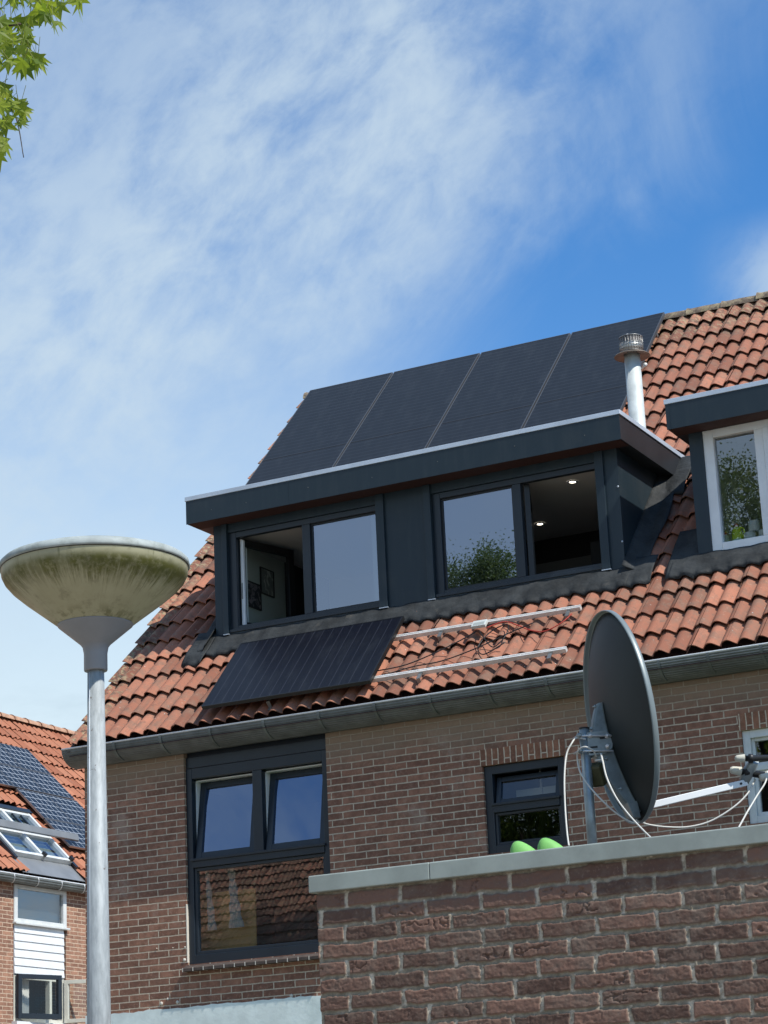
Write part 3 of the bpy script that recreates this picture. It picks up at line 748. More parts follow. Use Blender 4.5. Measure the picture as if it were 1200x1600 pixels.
# pictures on the left attic wall: plain abstract stand-ins
def picmat(name, a, b_, sc):
    mat(name, a, .5, colf=lambda t, pos, base: t.mix(t.ramp(t.noise(pos, sc, 3, .6, 1.5), .48, .56), a, b_))
picmat('art_dark', (.02, .022, .03), (.25, .22, .24), 9); picmat('art_light', (.20, .22, .21), (.55, .56, .54), 6)
for (y0, y1, z0, z1, mt_, lab) in ((19.15, 19.43, 7.23, 7.50, 'art_dark', 'dark abstract picture on the attic wall, nearer the window frame'), (19.43, 19.70, 7.42, 7.70, 'art_light', 'pale centred picture on the attic wall, above and right of the dark one')):
    t_ = thing('wall_picture', lab, 'picture', (-11.32, (y0 + y1) / 2, z0), 'pictures on the attic wall')
    q = MB(); ring(q, y0, y1, z0, z1, .012, lambda u, d, z: Vector((-11.3295 + d, u, z)), 0, .016); q.build('picture_frame', 'frame_black', t_)
    q = MB(); q.box(-11.3292, -11.320, y0 + .012, y1 - .012, z0 + .012, z1 - .012); q.build('canvas', mt_, t_)

# lead flashings of the left dormer
sD = s_at(YD)
fl = flashing('flashing', -11.42, -7.02, s_at(18.545), sD + .10, dorm, .010)
flashing('flashing', -11.66, -11.42, s_at(18.47), sD + .20, dorm, .03)
flashing('side_flashing', -7.10, -6.80, s_at(18.55), s_at(18.86), dorm, .02)
def side_flash(x_in, x_out, ya, yb, parent):
    vs = []; fs = []; n = 40; m_ = 8
    for i in range(n + 1):
        y = ya + (yb - ya) * i / n; s_ = s_at(y)
        for j in range(m_ + 1):
            f_ = j / m_; xo = x_out(i / n) if callable(x_out) else x_out
            X = x_in + (xo - x_in) * f_; u = ((X - RO.x) / CW) % 1.0
            h = AMP * (.35 * prof(u) + .65) + TILT * .9 + .012 + (1 - f_) ** 3 * .07
            vs.append(onroof(X, s_, h))
    for i in range(n):
        for j in range(m_): fs.append((i * (m_ + 1) + j, i * (m_ + 1) + j + 1, (i + 1) * (m_ + 1) + j + 1, (i + 1) * (m_ + 1) + j))
    o = MB().add(vs, fs, True).build('side_flashing', 'lead', parent); md = o.modifiers.new('t', 'SOLIDIFY'); md.thickness = .004
side_flash(-7.088, lambda f: -6.86 - .02 * math.sin(f * 9) - .03 * f, 18.72, 20.0, dorm)
side_flash(-11.422, lambda f: -11.60 + .02 * math.sin(f * 9), 18.60, 20.0, dorm)
flashing('corner_flashing', -7.10, -6.62, s_at(19.88), s_at(20.14), dorm, .03)
flashing('corner_flashing', -7.02, -6.80, s_at(19.66), s_at(19.98), dorm, .03)

dorm2 = dormer(D2['x0'], D2['x1'], -6.505, -4.18, [(-6.262, -4.44, 6.83, 7.972)], -6.465)
dorm2['label'] = 'right dormer with white window frames'
q = MB(); ring(q, -6.262, -4.44, 6.83, 8.0 - .03, .095, PY(YD + .012), 0, .07, .085, .075)
for mx in (-5.785, -5.125): q.box(mx, mx + .085, YD + .012, YD + .082, 6.915, 7.895)
f3 = q.build('window', 'white_paint', dorm2, bevel=.005)
for a, c in ((-6.167, -5.785), (-5.70, -5.125), (-5.04, -4.535)):
    q = MB(); q.add([(a, YD + .06, 6.915), (c, YD + .06, 6.915), (c, YD + .06, 7.895), (a, YD + .06, 7.895)], [(0, 1, 2, 3)]); q.build('pane', 'glass_mid', f3)
q = MB(); ring(q, -5.70, -5.125, 6.915, 7.895, .05, PY(YD + .0), 0, .05); q.build('sash', 'white_paint', f3, bevel=.004)
room('dormer_room', -6.33, -4.36, YD + .09, 20.9, 6.2, 7.90, 'room_sage', 'room_ceiling', dorm2)
q = MB(); q.box(-6.25, -4.45, YD + .083, YD + .30, 6.86, 6.905); q.build('window_board', 'white_paint', dorm2)
flashing('flashing', -6.62, -4.15, s_at(18.55), sD + .10, dorm2, .015)
flashing('side_flashing', -6.66, -6.38, s_at(18.54), s_at(19.1), dorm2, .03)

# cleaning things on the window board of the right dormer
zb = 6.906; yy = YD + .17
X_ = lambda px: at(px, 835, yy).x
t_ = thing('detergent_bottle', 'lime yellow bottle with handle and red cap on the right dormer window sill', 'bottle', (X_(1152), yy, zb))
x = X_(1152)
q = MB(); q.lathe((x, yy, zb), [(.042, 0), (.048, .01), (.048, .055), (.050, .06), (.050, .11), (.043, .14), (.025, .165), (.016, .175)], 20); q.build('bottle_body', mat('lime_plastic', (.55, .68, .03), .35), t_)
q = MB(); q.lathe((x, yy, zb), [(.0492, .008), (.0492, .052)], 20, cap=False); q.build('paper_label', mat('label_mint', (.50, .72, .66), .5), t_)
q = MB(); q.lathe((x, yy, zb), [(.018, .175), (.018, .20), (0, .203)], 14); q.build('cap', mat('red_plastic', (.45, .05, .03), .4), t_)
q = MB(); q.tube(smooth_path([(x + .015, yy, zb + .165), (x + .06, yy, zb + .15), (x + .068, yy, zb + .10), (x + .045, yy, zb + .07)], 5), .008, 8); q.build('handle', 'lime_plastic', t_)
x = X_(1133)
t_ = thing('spray_bottle', 'clear spray bottle with reddish top at the left end of the dormer window sill', 'bottle', (x, yy, zb))
q = MB(); q.lathe((x, yy, zb), [(.030, 0), (.034, .008), (.034, .07), (.028, .10), (.014, .115)], 18); q.build('bottle_body', mat('pale_plastic', (.55, .62, .60), .3), t_)
q = MB(); q.box(x - .03, x + .018, yy - .012, yy + .012, zb + .118, zb + .145); q.box(x - .028, x - .02, yy - .006, yy + .006, zb + .085, zb + .118); q.build('trigger', 'red_plastic', t_, bevel=.003)
rolls = [(X_(1172), 0, 'white toilet roll at the bottom left of the small stack on the sill'), (X_(1193) + .01, 0, 'white toilet roll at the bottom right of the small stack on the sill'), (X_(1180), .1, 'white toilet roll on top of the small stack on the sill')]
for x, dz_, lab in rolls:
    t_ = thing('toilet_roll', lab, 'toilet roll', (x, yy, zb + dz_), 'toilet rolls on the dormer window sill')
    q = MB(); q.lathe((x, yy, zb + dz_), [(.02, .002), (.05, .0), (.053, .005), (.053, .093), (.05, .098), (.02, .098), (.02, .002)], 22, cap=False); q.build('paper', 'white_paint', t_)

# ------------------------------------------------------------------ solar panels on the main roof
def frame_on_roof(X, s_, h, parent=None):
    """object matrix: local x along eave, y up the slope, z off the roof"""
    m_ = Matrix((ex, es, en)).transposed().to_4x4(); m_.translation = onroof(X, s_, h); return m_
def panel(X, s_, h, wx, ws, pvm, label, frame_m='frame_black', basis=None, group=None):
    t_ = D.objects.new('solar_panel', None); COL.objects.link(t_); t_.empty_display_size = .2
    t_.matrix_world = basis or frame_on_roof(X, s_, h); tag(t_, label, 'solar panel', group)
    def sub(name, b_, mt_, bev=0):
        me = D.meshes.new(name); me.from_pydata([tuple(v) for v in b_.v], [], b_.f); me.materials.append(M[mt_]); me.update()
        o = D.objects.new(name, me); COL.objects.link(o); o.parent = t_
        return o
    q = MB(); PF = lambda u, d, z: Vector((u, z, d)); ring(q, 0, wx, 0, ws, .012, PF, -.035, .002); sub('frame', q, frame_m)
    q = MB(); q.box(.012, wx - .012, .012, ws - .012, -.02, 0); sub('cell_glass', q, pvm)
    return t_
hT = .06 + .115; pw = 1.128
names4 = ['black solar panel at the left verge, first of the four below the ridge', 'black solar panel second from the left verge in the row of four', 'black solar panel third from the left verge in the row of four', 'black solar panel behind the flue pipe, beside the bare tiles']
topS = s_at(22.46) + .14; H_ = 2.42
mat('panel_edge', (.11, .115, .125), .4, .5)
for i in range(4):
    X = -12.31 + i * pw
    panel(X, topS - H_, hT, pw - .022, H_, 'pv_black', names4[i], 'panel_edge', group='solar panels in a row below the ridge')
    o4 = D.objects['solar_panel'] if i == 0 else D.objects['solar_panel.%03d' % i]
    me = D.meshes.new('cell_gap'); bb = MB(); bb.box(.013, pw - .035, H_ - 1.70, H_ - 1.692, .0002, .0012); me.from_pydata([tuple(v) for v in bb.v], [], bb.f); me.materials.append(M['room_dark']); og = D.objects.new('cell_gap', me); COL.objects.link(og); og.parent = o4
lp = panel(-10.955, s_at(17.69) + .12, .06 + .12, 1.765, 1.045, 'pv_stripe', 'single landscape solar panel below the left dormer, above the gutter')
# seam line across the tall panels and clamps between them
for i in range(5):
    X = -12.31 + i * pw - .011
    for s_ in (topS - .35, topS - 1.35, topS - 2.1):
        t_ = None
# support rails under the top panels
for i, s_ in enumerate((topS - .45, topS - 1.75)):
    q = MB(); m_ = frame_on_roof(0, s_, .10); q.box(-12.28, -7.82, -.02, .02, 0, .038, m_)
    tag(q.build('mounting_rail', 'alu_dark'), ('aluminium rail under the upper part of the four black solar panels', 'aluminium rail under the lower part of the four black solar panels')[i], 'rail')
clm = MB()
# rails with hooks on the lower roof
for i, (s_, x1, lab) in enumerate(((s_at(18.335), -7.37, 'upper silver mounting rail on bare tiles, running out from the landscape panel'), (s_at(17.865), -7.34, 'lower silver mounting rail on bare tiles, just above the gutter'))):
    t_ = D.objects.new('mounting_rail', None); COL.objects.link(t_); t_.location = onroof(-9.2, s_, .1); tag(t_, lab, 'rail', 'bare mounting rails above the gutter')
    m_ = frame_on_roof(0, s_, .088); q = MB()
    q.box(-10.85, x1, -.020, -.006, 0, .040, m_); q.box(-10.85, x1, .006, .020, 0, .040, m_); q.box(-10.85, x1, -.006, .006, 0, .028, m_)
    q.build('rail_profile', 'alu', t_)
    for hx_ in (-10.3, -9.3 if False else -8.76, -7.50):
        q = MB(); q.box(hx_, hx_ + .035, -.10, -.021, .018, .026, m_); q.box(hx_, hx_ + .035, -.108, -.100, -.045, .026, m_); q.box(hx_ - .01, hx_ + .045, -.145, -.10, -.053, -.045, m_)
        q.build('roof_hook', 'alu_dark', t_)
# optimiser box and loose cables
m_ = frame_on_roof(-8.33, s_at(18.30), .10)
t_ = D.objects.new('power_optimiser', None); COL.objects.link(t_); t_.location = m_.translation; tag(t_, 'small white electrical box clipped to the upper mounting rail', 'electrical box')
q = MB(); q.box(-.07, .07, -.06, .03, .03, .062, m_); q.build('box_body', mat('opt_white', (.55, .58, .55), .5), t_, bevel=.004)
q = MB(); q.box(-.055, .055, -.05, -.005, .0622, .0628, m_); q.build('sticker', mat('sticker_grey', (.33, .36, .34), .5), t_)
def rc(pts, r=.004): return smooth_path([onroof(X, s_at(Y), h) for X, Y, h in pts], 8)
cabs = [('black cable loop coiled on the tiles below the white box', 'black_plastic', [(-8.33, 18.25, .12), (-8.24, 18.15, .11), (-8.12, 18.05, .09), (-8.02, 18.12, .12), (-8.05, 18.26, .12), (-8.2, 18.22, .11), (-8.28, 18.08, .09), (-8.18, 17.98, .09), (-8.0, 18.06, .11)]),
        ('black cable running from the white box left toward the landscape panel', 'black_plastic', [(-8.36, 18.25, .11), (-8.5, 18.18, .10), (-8.75, 18.06, .10), (-9.0, 17.99, .095), (-9.3, 17.96, .11)]),
        ('thin dark cable lying over the tiles between the rails', 'black_plastic', [(-7.8, 18.24, .11), (-8.0, 18.18, .10), (-8.3, 18.05, .10), (-8.6, 17.98, .09), (-8.9, 17.95, .1), (-9.3, 17.87, .10)]),
        ('red cable looped on the tiles right of the white box', 'red_plastic', [(-8.25, 18.25, .13), (-8.1, 18.3, .12), (-7.95, 18.25, .10), (-7.8, 18.17, .10), (-7.65, 18.13, .1), (-7.5, 18.17, .12), (-7.42, 18.25, .13)]),
        ('black cable arching along under the upper rail', 'black_plastic', [(-8.30, 18.28, .12), (-8.2, 18.31, .11), (-8.05, 18.31, .1), (-7.95, 18.27, .1)])]
for lab, mt_, pts in cabs:
    q = MB(); q.tube(rc(pts), .0055, 6); tag(q.build('cable', mt_), lab, 'cable', 'loose solar cables on the tiles')

# ------------------------------------------------------------------ flue pipe
fx, fy = -7.305, 19.9
t_ = thing('flue_pipe', 'pale grey metal flue pipe with round cowl on the left dormer roof', 'flue pipe', (fx, fy, 8.222))
q = MB(); q.lathe((fx, fy, 0), [(.078, 8.30), (.080, 8.50), (.082, 8.502), (.082, 8.515), (.079, 8.517), (.079, 9.29)], 32); q.build('pipe', 'flue', t_)
q = MB(); q.lathe((fx, fy, 0), [(.14, 8.222), (.095, 8.26), (.088, 8.32), (.081, 8.35)], 28); q.build('base_boot', 'lead', t_)
q = MB(); q.lathe((fx, fy, 0), [(.081, 9.285), (.17, 9.272), (.178, 9.276), (.17, 9.284), (.081, 9.305)], 36, cap=False); q.build('cowl_disc', 'cowl', t_)
q = MB(); q.lathe((fx, fy, 0), [(.07, 9.29), (.07, 9.33), (.109, 9.335), (.109, 9.405), (.0, 9.406)], 30); q.build('inner_drum', 'cage_light', t_)
q = MB()
for k in range(26):
    a = 2 * math.pi * k / 26; c, s_ = math.cos(a) * .116, math.sin(a) * .116; q.tube([(fx + c, fy + s_, 9.31), (fx + c, fy + s_, 9.468)], .0028, 4)
for zz in (9.315, 9.345, 9.375, 9.405, 9.468): q.tube([(fx + math.cos(2 * math.pi * k / 32) * .116, fy + math.sin(2 * math.pi * k / 32) * .116, zz) for k in range(33)], .0028 if zz < 9.46 else .005, 5)
q.build('wire_cage', 'alu_dark', t_)
q = MB(); q.lathe((fx, fy, 0), [(.112, 9.409), (.112, 9.465)], 32, cap=False); q.build('cage_mesh', 'cage_dark', t_)
q = MB(); q.lathe((fx - .02, fy - .03, 0), [(.008, 9.40), (.008, 9.48), (.014, 9.482), (.014, 9.505), (0, 9.507)], 12); q.build('top_bolt', 'white_paint', t_)
q = MB(); q.lathe((fx + .12, fy + .02, 9.17), [(.0, -.02), (.02, -.015), (.02, .015), (0, .02)], 14, axis=(.6, -1, 0)); q.tube([(fx + .06, fy + .02, 9.12), (fx + .12, fy + .02, 9.17)], .006, 6); q.build('clamp_bolt', 'alu', t_)

# ------------------------------------------------------------------ garden shed wall in front
def vnoise(x, y, seed=0):
    def h(i, j): 
        n = np.sin(i * 127.1 + j * 311.7 + seed * 74.7) * 43758.5453; return n - np.floor(n)
    xi, yi = np.floor(x), np.floor(y); fx_, fy_ = x - xi, y - yi; fx_ = fx_ * fx_ * (3 - 2 * fx_); fy_ = fy_ * fy_ * (3 - 2 * fy_)
    return (h(xi, yi) * (1 - fx_) + h(xi + 1, yi) * fx_) * (1 - fy_) + (h(xi, yi + 1) * (1 - fx_) + h(xi + 1, yi + 1) * fx_) * fy_
def fbm(x, y, o=4, seed=0, g_=.5):
    s_, a, t2 = 0, 1, 0
    for k_ in range(o): s_ = s_ + a * vnoise(x * 2 ** k_, y * 2 ** k_, seed + k_ * 3.1); t2 += a; a *= g_
    return s_ / t2
YW = 7.5; SX0, SX1 = -4.17, .6
shed = thing('brick_shed', 'flat-roofed brick shed wall in the foreground with a grey green metal edge on top', 'shed', (-2, YW, 0))
b = MB(); b.box(SX0 + .004, SX1, YW + .02, 10.4, 0, 2.655); b.build('wall', 'shed_brick', shed)
# real brick relief on the face turned to the camera
st = .0036; U = np.arange(SX0 - .004, -1.55, st); Z = np.arange(1.98, 2.658, st)
uu, zz = np.meshgrid(U, Z, indexing='ij')
BW, BH, J = .2215, .0627, .0062
du = (fbm(uu * 14, zz * 14, 3, 1) - .5) * .016; dz2 = (fbm(uu * 16, zz * 16, 3, 9) - .5) * .013
du2 = (fbm(uu * 60, zz * 60, 2, 21) - .5) * .006; dz3 = (fbm(uu * 60, zz * 60, 2, 31) - .5) * .006
Zr = 2.6585 - .004
u_, z_ = uu + du + du2, zz + dz2 + dz3
row = np.floor((Zr - z_) / BH); uo = u_ - SX0 + np.where(row % 2 == 0, .105, -.005) + ((np.sin(row * 91.7) * 437.5) % 1 - .5) * .02
colm = np.floor(uo / BW); fu = uo - colm * BW; fz = (Zr - z_) - row * BH
d = np.minimum(np.minimum(fu, BW - fu) - J, np.minimum(fz, BH - fz) - J)
def hsh(a, b_, s_): n = np.sin(a * 12.9898 + b_ * 78.233 + s_) * 43758.5453; return n - np.floor(n)
rnd = hsh(row, colm, 1.0); rnd2 = hsh(row, colm, 5.0); rnd3 = hsh(row, colm, 9.0)
edge = np.clip(d / .0032, 0, 1); edge = edge * edge * (3 - 2 * edge)
rough = (fbm(uu * 40, zz * 75, 4, 3, .6) - .5) * .0075 + (fbm(uu * 150, zz * 150, 2, 41) - .5) * .0038
ridg = np.abs(fbm(uu * 22 + rnd * 40, zz * 34 + rnd2 * 40, 3, 13) - .5) * 2
crack = np.where(rnd3 > .35, np.clip(1 - ridg / .10, 0, 1), 0) * np.clip(d / .012, 0, 1) * .007 * (fbm(uu * 8, zz * 8, 2, 55) > .42)
tiltb = (rnd - .5) * .005 + (fz / BH - .5) * (rnd2 - .5) * .006 + (fu / BW - .5) * (rnd3 - .5) * .006
mh = (fbm(uu * 90, zz * 90, 3, 7) - .5) * .006 + (fbm(uu * 12, zz * 12, 2, 77) - .5) * .006
lump = np.clip(fbm(uu * 40, zz * 40, 2, 88) - .70, 0, 1) * .03
H = edge * (.0110 + (tiltb + rough) * .62 - crack * (.35 + .9 * (rnd2 > .6))) + (1 - edge) * (mh * .6 + .0045 + lump * .8)
H[-3:, :] *= 1
nu_, nz_ = uu.shape
co = np.stack([uu + 0 * H, YW + .0125 - H, zz], -1).reshape(-1, 3)
left = np.arange(nz_)                                     # ragged left arris bends back
co[left, 1] += .06; co[left, 0] += .004
idx = np.arange(nu_ * nz_).reshape(nu_, nz_)
quads = np.stack([idx[:-1, :-1], idx[1:, :-1], idx[1:, 1:], idx[:-1, 1:]], -1).reshape(-1, 4)
me = D.meshes.new('brick_face'); me.vertices.add(len(co)); me.loops.add(quads.size); me.polygons.add(len(quads))
me.vertices.foreach_set('co', (co - np.array([-2, YW, 0])).astype(np.float32).ravel())
me.loops.foreach_set('vertex_index', quads.astype(np.int32).ravel())
me.polygons.foreach_set('loop_start', np.arange(0, quads.size, 4, dtype=np.int32)); me.polygons.foreach_set('loop_total', np.full(len(quads), 4, dtype=np.int32))
a = me.attributes.new('mortar', 'FLOAT', 'POINT'); a.data.foreach_set('value', (1 - np.clip(d / .003 + .2, 0, 1)).astype(np.float32).ravel())
a = me.attributes.new('brickrnd', 'FLOAT', 'POINT'); a.data.foreach_set('value', rnd.astype(np.float32).ravel())
a = me.attributes.new('vjoint', 'FLOAT', 'POINT'); a.data.foreach_set('value', np.clip((.012 - np.minimum(fu, BW - fu)) / .004, 0, 1).astype(np.float32).ravel())
me.materials.append(M['relief_brick']); me.update(); me.validate()
o = D.objects.new('brick_face', me); COL.objects.link(o); o.parent = shed
b = MB(); b.box(-1.551, SX1, YW, YW + .019, 0, 2.655); b.box(SX0, -1.552, YW, YW + .019, 0, 1.981); b.build('lower_brick_face', 'shed_brick', shed)
for x0, x1 in ((-4.192, -3.6865), (-3.6845, -1.4), (-1.398, SX1 + .02)):
    b = MB(); b.prism([(7.481, 2.656), (7.481, 2.717), (7.487, 2.720), (7.60, 2.712), (7.60, 2.656)], lambda y, z: Vector((x0, y, z)), lambda y, z: Vector((x1, y, z)))
    b.build('roof_edge', 'trim_green', shed, bevel=.003)
b = MB(); b.box(-4.192, -4.12, 7.601, 10.42, 2.656, 2.717); b.build('side_roof_edge', 'trim_green', shed)
b = MB(); b.box(-4.12, SX1, 7.6, 10.4, 2.655, 2.668); b.build('roof', 'roof_felt', shed)

# ------------------------------------------------------------------ green rubber clogs on the shed roof
def clog(px, w_px, label, rot):
    base = at(px, 1322, 7.72); x, y = base.x, base.y
    t_ = thing('rubber_clog', label, 'clog', (x, y, 2.668), 'green rubber clogs on the shed roof')
    vs = []; fs = []; n = 22; m_ = 20
    for i in range(n + 1):
        s_ = i / n; L = (s_ - .12) * .165
        hgt = .129 * math.sin(math.pi * max(.004, min(.996, s_ ** .44))) ** .62
        wid = .046 * max(.05, math.sin(math.pi * min(.99, s_ * .97 + .02)) ** .45)
        for j in range(m_):
            a = 2 * math.pi * j / m_; cz = math.sin(a); cy = math.cos(a)
            vs.append((L, cy * wid, hgt * (.5 + .5 * cz)))
    for i in range(n):
        for j in range(m_): fs.append((i * m_ + j, i * m_ + (j + 1) % m_, (i + 1) * m_ + (j + 1) % m_, (i + 1) * m_ + j))
    fs += [tuple(range(m_))[::-1], tuple(range(n * m_, n * m_ + m_))]
    c, s_ = math.cos(rot), math.sin(rot)
    vs = [(x + a * c - b_ * s_, y + a * s_ + b_ * c, 2.668 + z) for a, b_, z in vs]
    MB().add(vs, fs, True).build('shoe_upper', 'green_rubber', t_)
    q = MB(); q.tube([(x + math.cos(a) * .035 * c * 1.0 + .02, y + math.sin(a) * .03, 2.674) for a in np.linspace(0, 6.28, 14)], .006, 6); q.build('sole', 'green_rubber', t_)
clog(803, 32, 'left of two bright green rubber clogs behind the shed roof edge', R(35))
clog(846, 32, 'right of two bright green rubber clogs, nearer the dish pole', R(35))

# ------------------------------------------------------------------ satellite dish
n = Vector((.7557, .6437, .1219)).normalized(); v = Vector((-.0929, -.0791, .9925)).normalized(); wv = n.cross(v) * 1.0
wv = Vector((.6485, -.7612, 0)).normalized(); C = Vector((-3.374, 8.734, 3.416)); RA, RB, DEP = .375, .438, .085
dish = thing('satellite_dish', 'large dark grey satellite dish seen from behind on a galvanised pole above the shed roof', 'satellite dish', (-3.50, 8.6, 2.668))
def DP(a_, b_, c_): return C + wv * a_ + v * b_ + n * c_
vs = []; fs = []; NR, NTH = 16, 72
for i in range(NR + 1):
    r = i / NR
    for k in range(NTH):
        a = 2 * math.pi * k / NTH; vs.append(DP(RA * r * math.cos(a), RB * r * math.sin(a), -DEP * (1 - r * r)))
for i in range(NR):
    for k in range(NTH): fs.append((i * NTH + k, i * NTH + (k + 1) % NTH, (i + 1) * NTH + (k + 1) % NTH, (i + 1) * NTH + k))
o = MB().add(vs, fs, True).build('reflector', 'dish_back', dish); md = o.modifiers.new('t', 'SOLIDIFY'); md.thickness = .003; md.offset = 0
vs = []; fs = []; prof_ = [(0, .0), (.006, .003), (.011, -.002), (.012, -.018), (.010, -.024), (.006, -.018), (.004, -.006), (0, -.003)]
for k in range(NTH):
    a = 2 * math.pi * k / NTH
    for r, h in prof_: vs.append(DP((RA + r - .002) * math.cos(a), (RB + r - .002) * math.sin(a), h))
m_ = len(prof_)
for k in range(NTH):
    for j in range(m_ - 1): fs.append((k * m_ + j, k * m_ + j + 1, ((k + 1) % NTH) * m_ + j + 1, ((k + 1) % NTH) * m_ + j))
MB().add(vs, fs, True).build('rim', 'dish_rim', dish)
# curved steel spine down the back
def surf(b_): return -DEP * (1 - (b_ / RB) ** 2)
bs = np.linspace(.065, -.405, 22)
def thick(b_): t_ = (b_ + .405) / .47; return .018 + .062 * math.sin(math.pi * min(1, max(0, t_))) ** .8 * (1 if t_ < .75 else 1)
def wid(b_): t_ = (b_ + .405) / .47; return .020 + .014 * (1 - t_)
vs = []; fs = []
for b_ in bs:
    s_ = surf(b_); th_ = thick(b_); wd = wid(b_)
    for a_, c_ in ((-wd - .010, s_ - .004), (-wd, s_ - .005), (-wd, s_ - th_ + .008), (-wd + .008, s_ - th_), (wd - .008, s_ - th_), (wd, s_ - th_ + .008), (wd, s_ - .005), (wd + .010, s_ - .004)): vs.append(DP(a_, b_, c_))
for i in range(len(bs) - 1):
    for j in range(7): fs.append((i * 8 + j, i * 8 + j + 1, (i + 1) * 8 + j + 1, (i + 1) * 8 + j))
fs += [tuple(range(8)), tuple(range((len(bs) - 1) * 8, len(bs) * 8))]
sp = MB().add(vs, fs).build('spine', 'steel_spine', dish, bevel=.002)
q = MB()
for a_, b_ in ((0, -.035), (.03, -.17), (-.028, -.37), (.028, -.37), (0, .055), (.030, -.30)):
    q = MB(); q.lathe(DP(a_, b_, surf(b_) - thick(b_) * (.95 if abs(a_) < .02 else .5)), [(.007, 0), (.007, .006), (.003, .008), (.003, .014), (0, .014)], 8, axis=tuple(-n)); q.build('bolt', 'galva', sp)
q = MB()
for a_, b_, c_ in ((-.055, -.43, -.03), ):
    q.prism([(-.36, .0), (-.36, -.045), (-.425, -.03), (-.43, 0)], lambda y, z: DP(-.045, y, surf(-.39) + z - .005), lambda y, z: DP(.045, y, surf(-.39) + z - .005))
q.build('foot_bracket', 'steel_spine', sp, bevel=.002)
# elevation plates and pole
PX, PYY = -3.497, 8.605
pole = MB(); pole.tube([(PX, PYY, 2.668), (PX, PYY, 3.362)], .0205, 20); pole.build('pole', 'galva', dish)
q = MB(); q.lathe((PX, PYY, 3.362), [(.022, -.004), (.022, .002), (0, .006)], 18); q.lathe((PX, PYY, 2.668), [(.06, .001), (.06, .008), (.03, .012), (.021, .05)], 18); q.build('pole_cap', 'black_plastic', dish)
def plate(a_):
    pts = [(-.055, -.10), (-.055, -.185), (-.06, -.195), (-.145, -.195), (-.15, -.185), (-.15, -.12), (-.13, -.085), (-.09, -.07)]
    q = MB(); q.prism(pts, lambda y, z: DP(a_, y, z), lambda y, z: DP(a_ + .004, y, z)); return q
for a_ in (-.036, .034):
    o = plate(a_).build('elevation_plate', 'galva', dish)
q = MB()
for b_, c_, l_ in ((-.118, -.165, .018), (-.138, -.165, .018), (-.085, -.115, .016), (-.075, -.130, .010)):
    q.prism([(b_ - .004, c_ - l_), (b_ - .004, c_ + l_), (b_ + .004, c_ + l_), (b_ + .004, c_ - l_)], lambda y, z: DP(.0385, y, z), lambda y, z: DP(.0392, y, z))
q.build('slot', 'black_plastic', dish)
q = MB()
for b_, c_ in ((-.122, -.105), (-.08, -.10), (-.07, -.17)): q.lathe(DP(.0382, b_, c_), [(.010, 0), (.010, .005), (.005, .006), (.005, .015), (0, .015)], 6, axis=tuple(wv))
q.build('plate_bolt', 'alu', dish)
for zz in (3.325, 3.262):
    q = MB(); pts = [Vector((PX, PYY, zz)) + Vector((.7612, .6485, 0)) * .11 + wv * .028]
    for k in range(9):
        a = -math.pi / 2 + math.pi * k / 8; pts.append(Vector((PX, PYY, zz)) - Vector((.7612, .6485, 0)) * math.cos(a) * .028 - wv * math.sin(a) * .028)
    pts.append(Vector((PX, PYY, zz)) + Vector((.7612, .6485, 0)) * .11 - wv * .028)
    q.tube(pts, .0042, 7); q.build('u_bolt', 'alu', dish)
    q = MB(); c0 = Vector((PX, PYY, zz)) - Vector((.7612, .6485, 0)) * .035
    q.tube([c0 - wv * .045 + Vector((0, 0, .002)), c0 + wv * .045], .005, 6); q.lathe(c0 + wv * .03, [(.011, 0), (.011, .008), (0, .008)], 6, axis=tuple(wv)); q.build('clamp_nut', 'galva', dish)
q = MB(); q.box(-.028, .030, -.03, .03, -.04, .055, Matrix.Translation((PX + .028, PYY + .045, 3.165)) @ Matrix.Rotation(.5, 4, 'X')); q.build('cable_clip', 'olive_plastic', dish, bevel=.012)
# feed arm
arm0, arm1 = DP(0, -.385, .0), DP(0, -.342, .482)
q = MB(); ax_ = (arm1 - arm0).normalized(); sd = wv; upv = ax_.cross(sd)
vs = []
for p_ in (arm0, arm1):
    for a_, b_ in ((-.011, -.0135), (.011, -.0135), (.011, .0135), (-.011, .0135)): vs.append(p_ + sd * a_ + upv * b_)
q.add(vs, [(0, 1, 2, 3), (4, 7, 6, 5), (0, 4, 5, 1), (1, 5, 6, 2), (2, 6, 7, 3), (3, 7, 4, 0)]); arm = q.build('feed_arm', 'white_paint', dish, bevel=.002)
q = MB(); q.lathe(arm1 - ax_ * .03 + sd * .011, [(.005, 0), (.005, .004), (0, .004)], 8, axis=tuple(sd)); q.build('arm_rivet', 'black_plastic', arm)
# LNBs: caps point back to the reflector
def lnb(tip, length, r0, tilt_, lab):
    base = tip + tilt_ * length
    b_ = MB(); b_.lathe(tip, [(0, 0), (r0 * .55, .003), (r0 * .8, length * .25), (r0, length), ], 22, axis=tuple(tilt_), cap=False)
    body = MB(); body.lathe(base, [(r0 * .7, 0), (r0 * .7, .014), (r0 * 1.05, .016), (r0 * 1.05, .034), (r0 * .75, .036), (r0 * .75, .10)], 20, axis=tuple(tilt_))
    o = body.build('lnb', 'black_plastic', dish)
    b_.build('lnb_cap', 'lnb_cap', o)
    tail = base + tilt_ * .10
    t2 = MB(); t2.lathe(tail, [(r0 * .72, 0), (r0 * .95, .006), (r0 * .95, .05), (r0 * .5, .10), (r0 * .5, .12)], 18, axis=tuple(tilt_)); t2.build('lnb_housing', 'lnb_cap', o)
tip1 = DP(.0, -.279, .420); tip2 = DP(.05, -.243, .430)
t1 = (n * .93 - v * .30 + wv * .10).normalized(); t2_ = (n * .97 - v * .16 + wv * .28).normalized()
lnb(tip1, .048, .020, t1, ''); lnb(tip2, .042, .018, t2_, '')
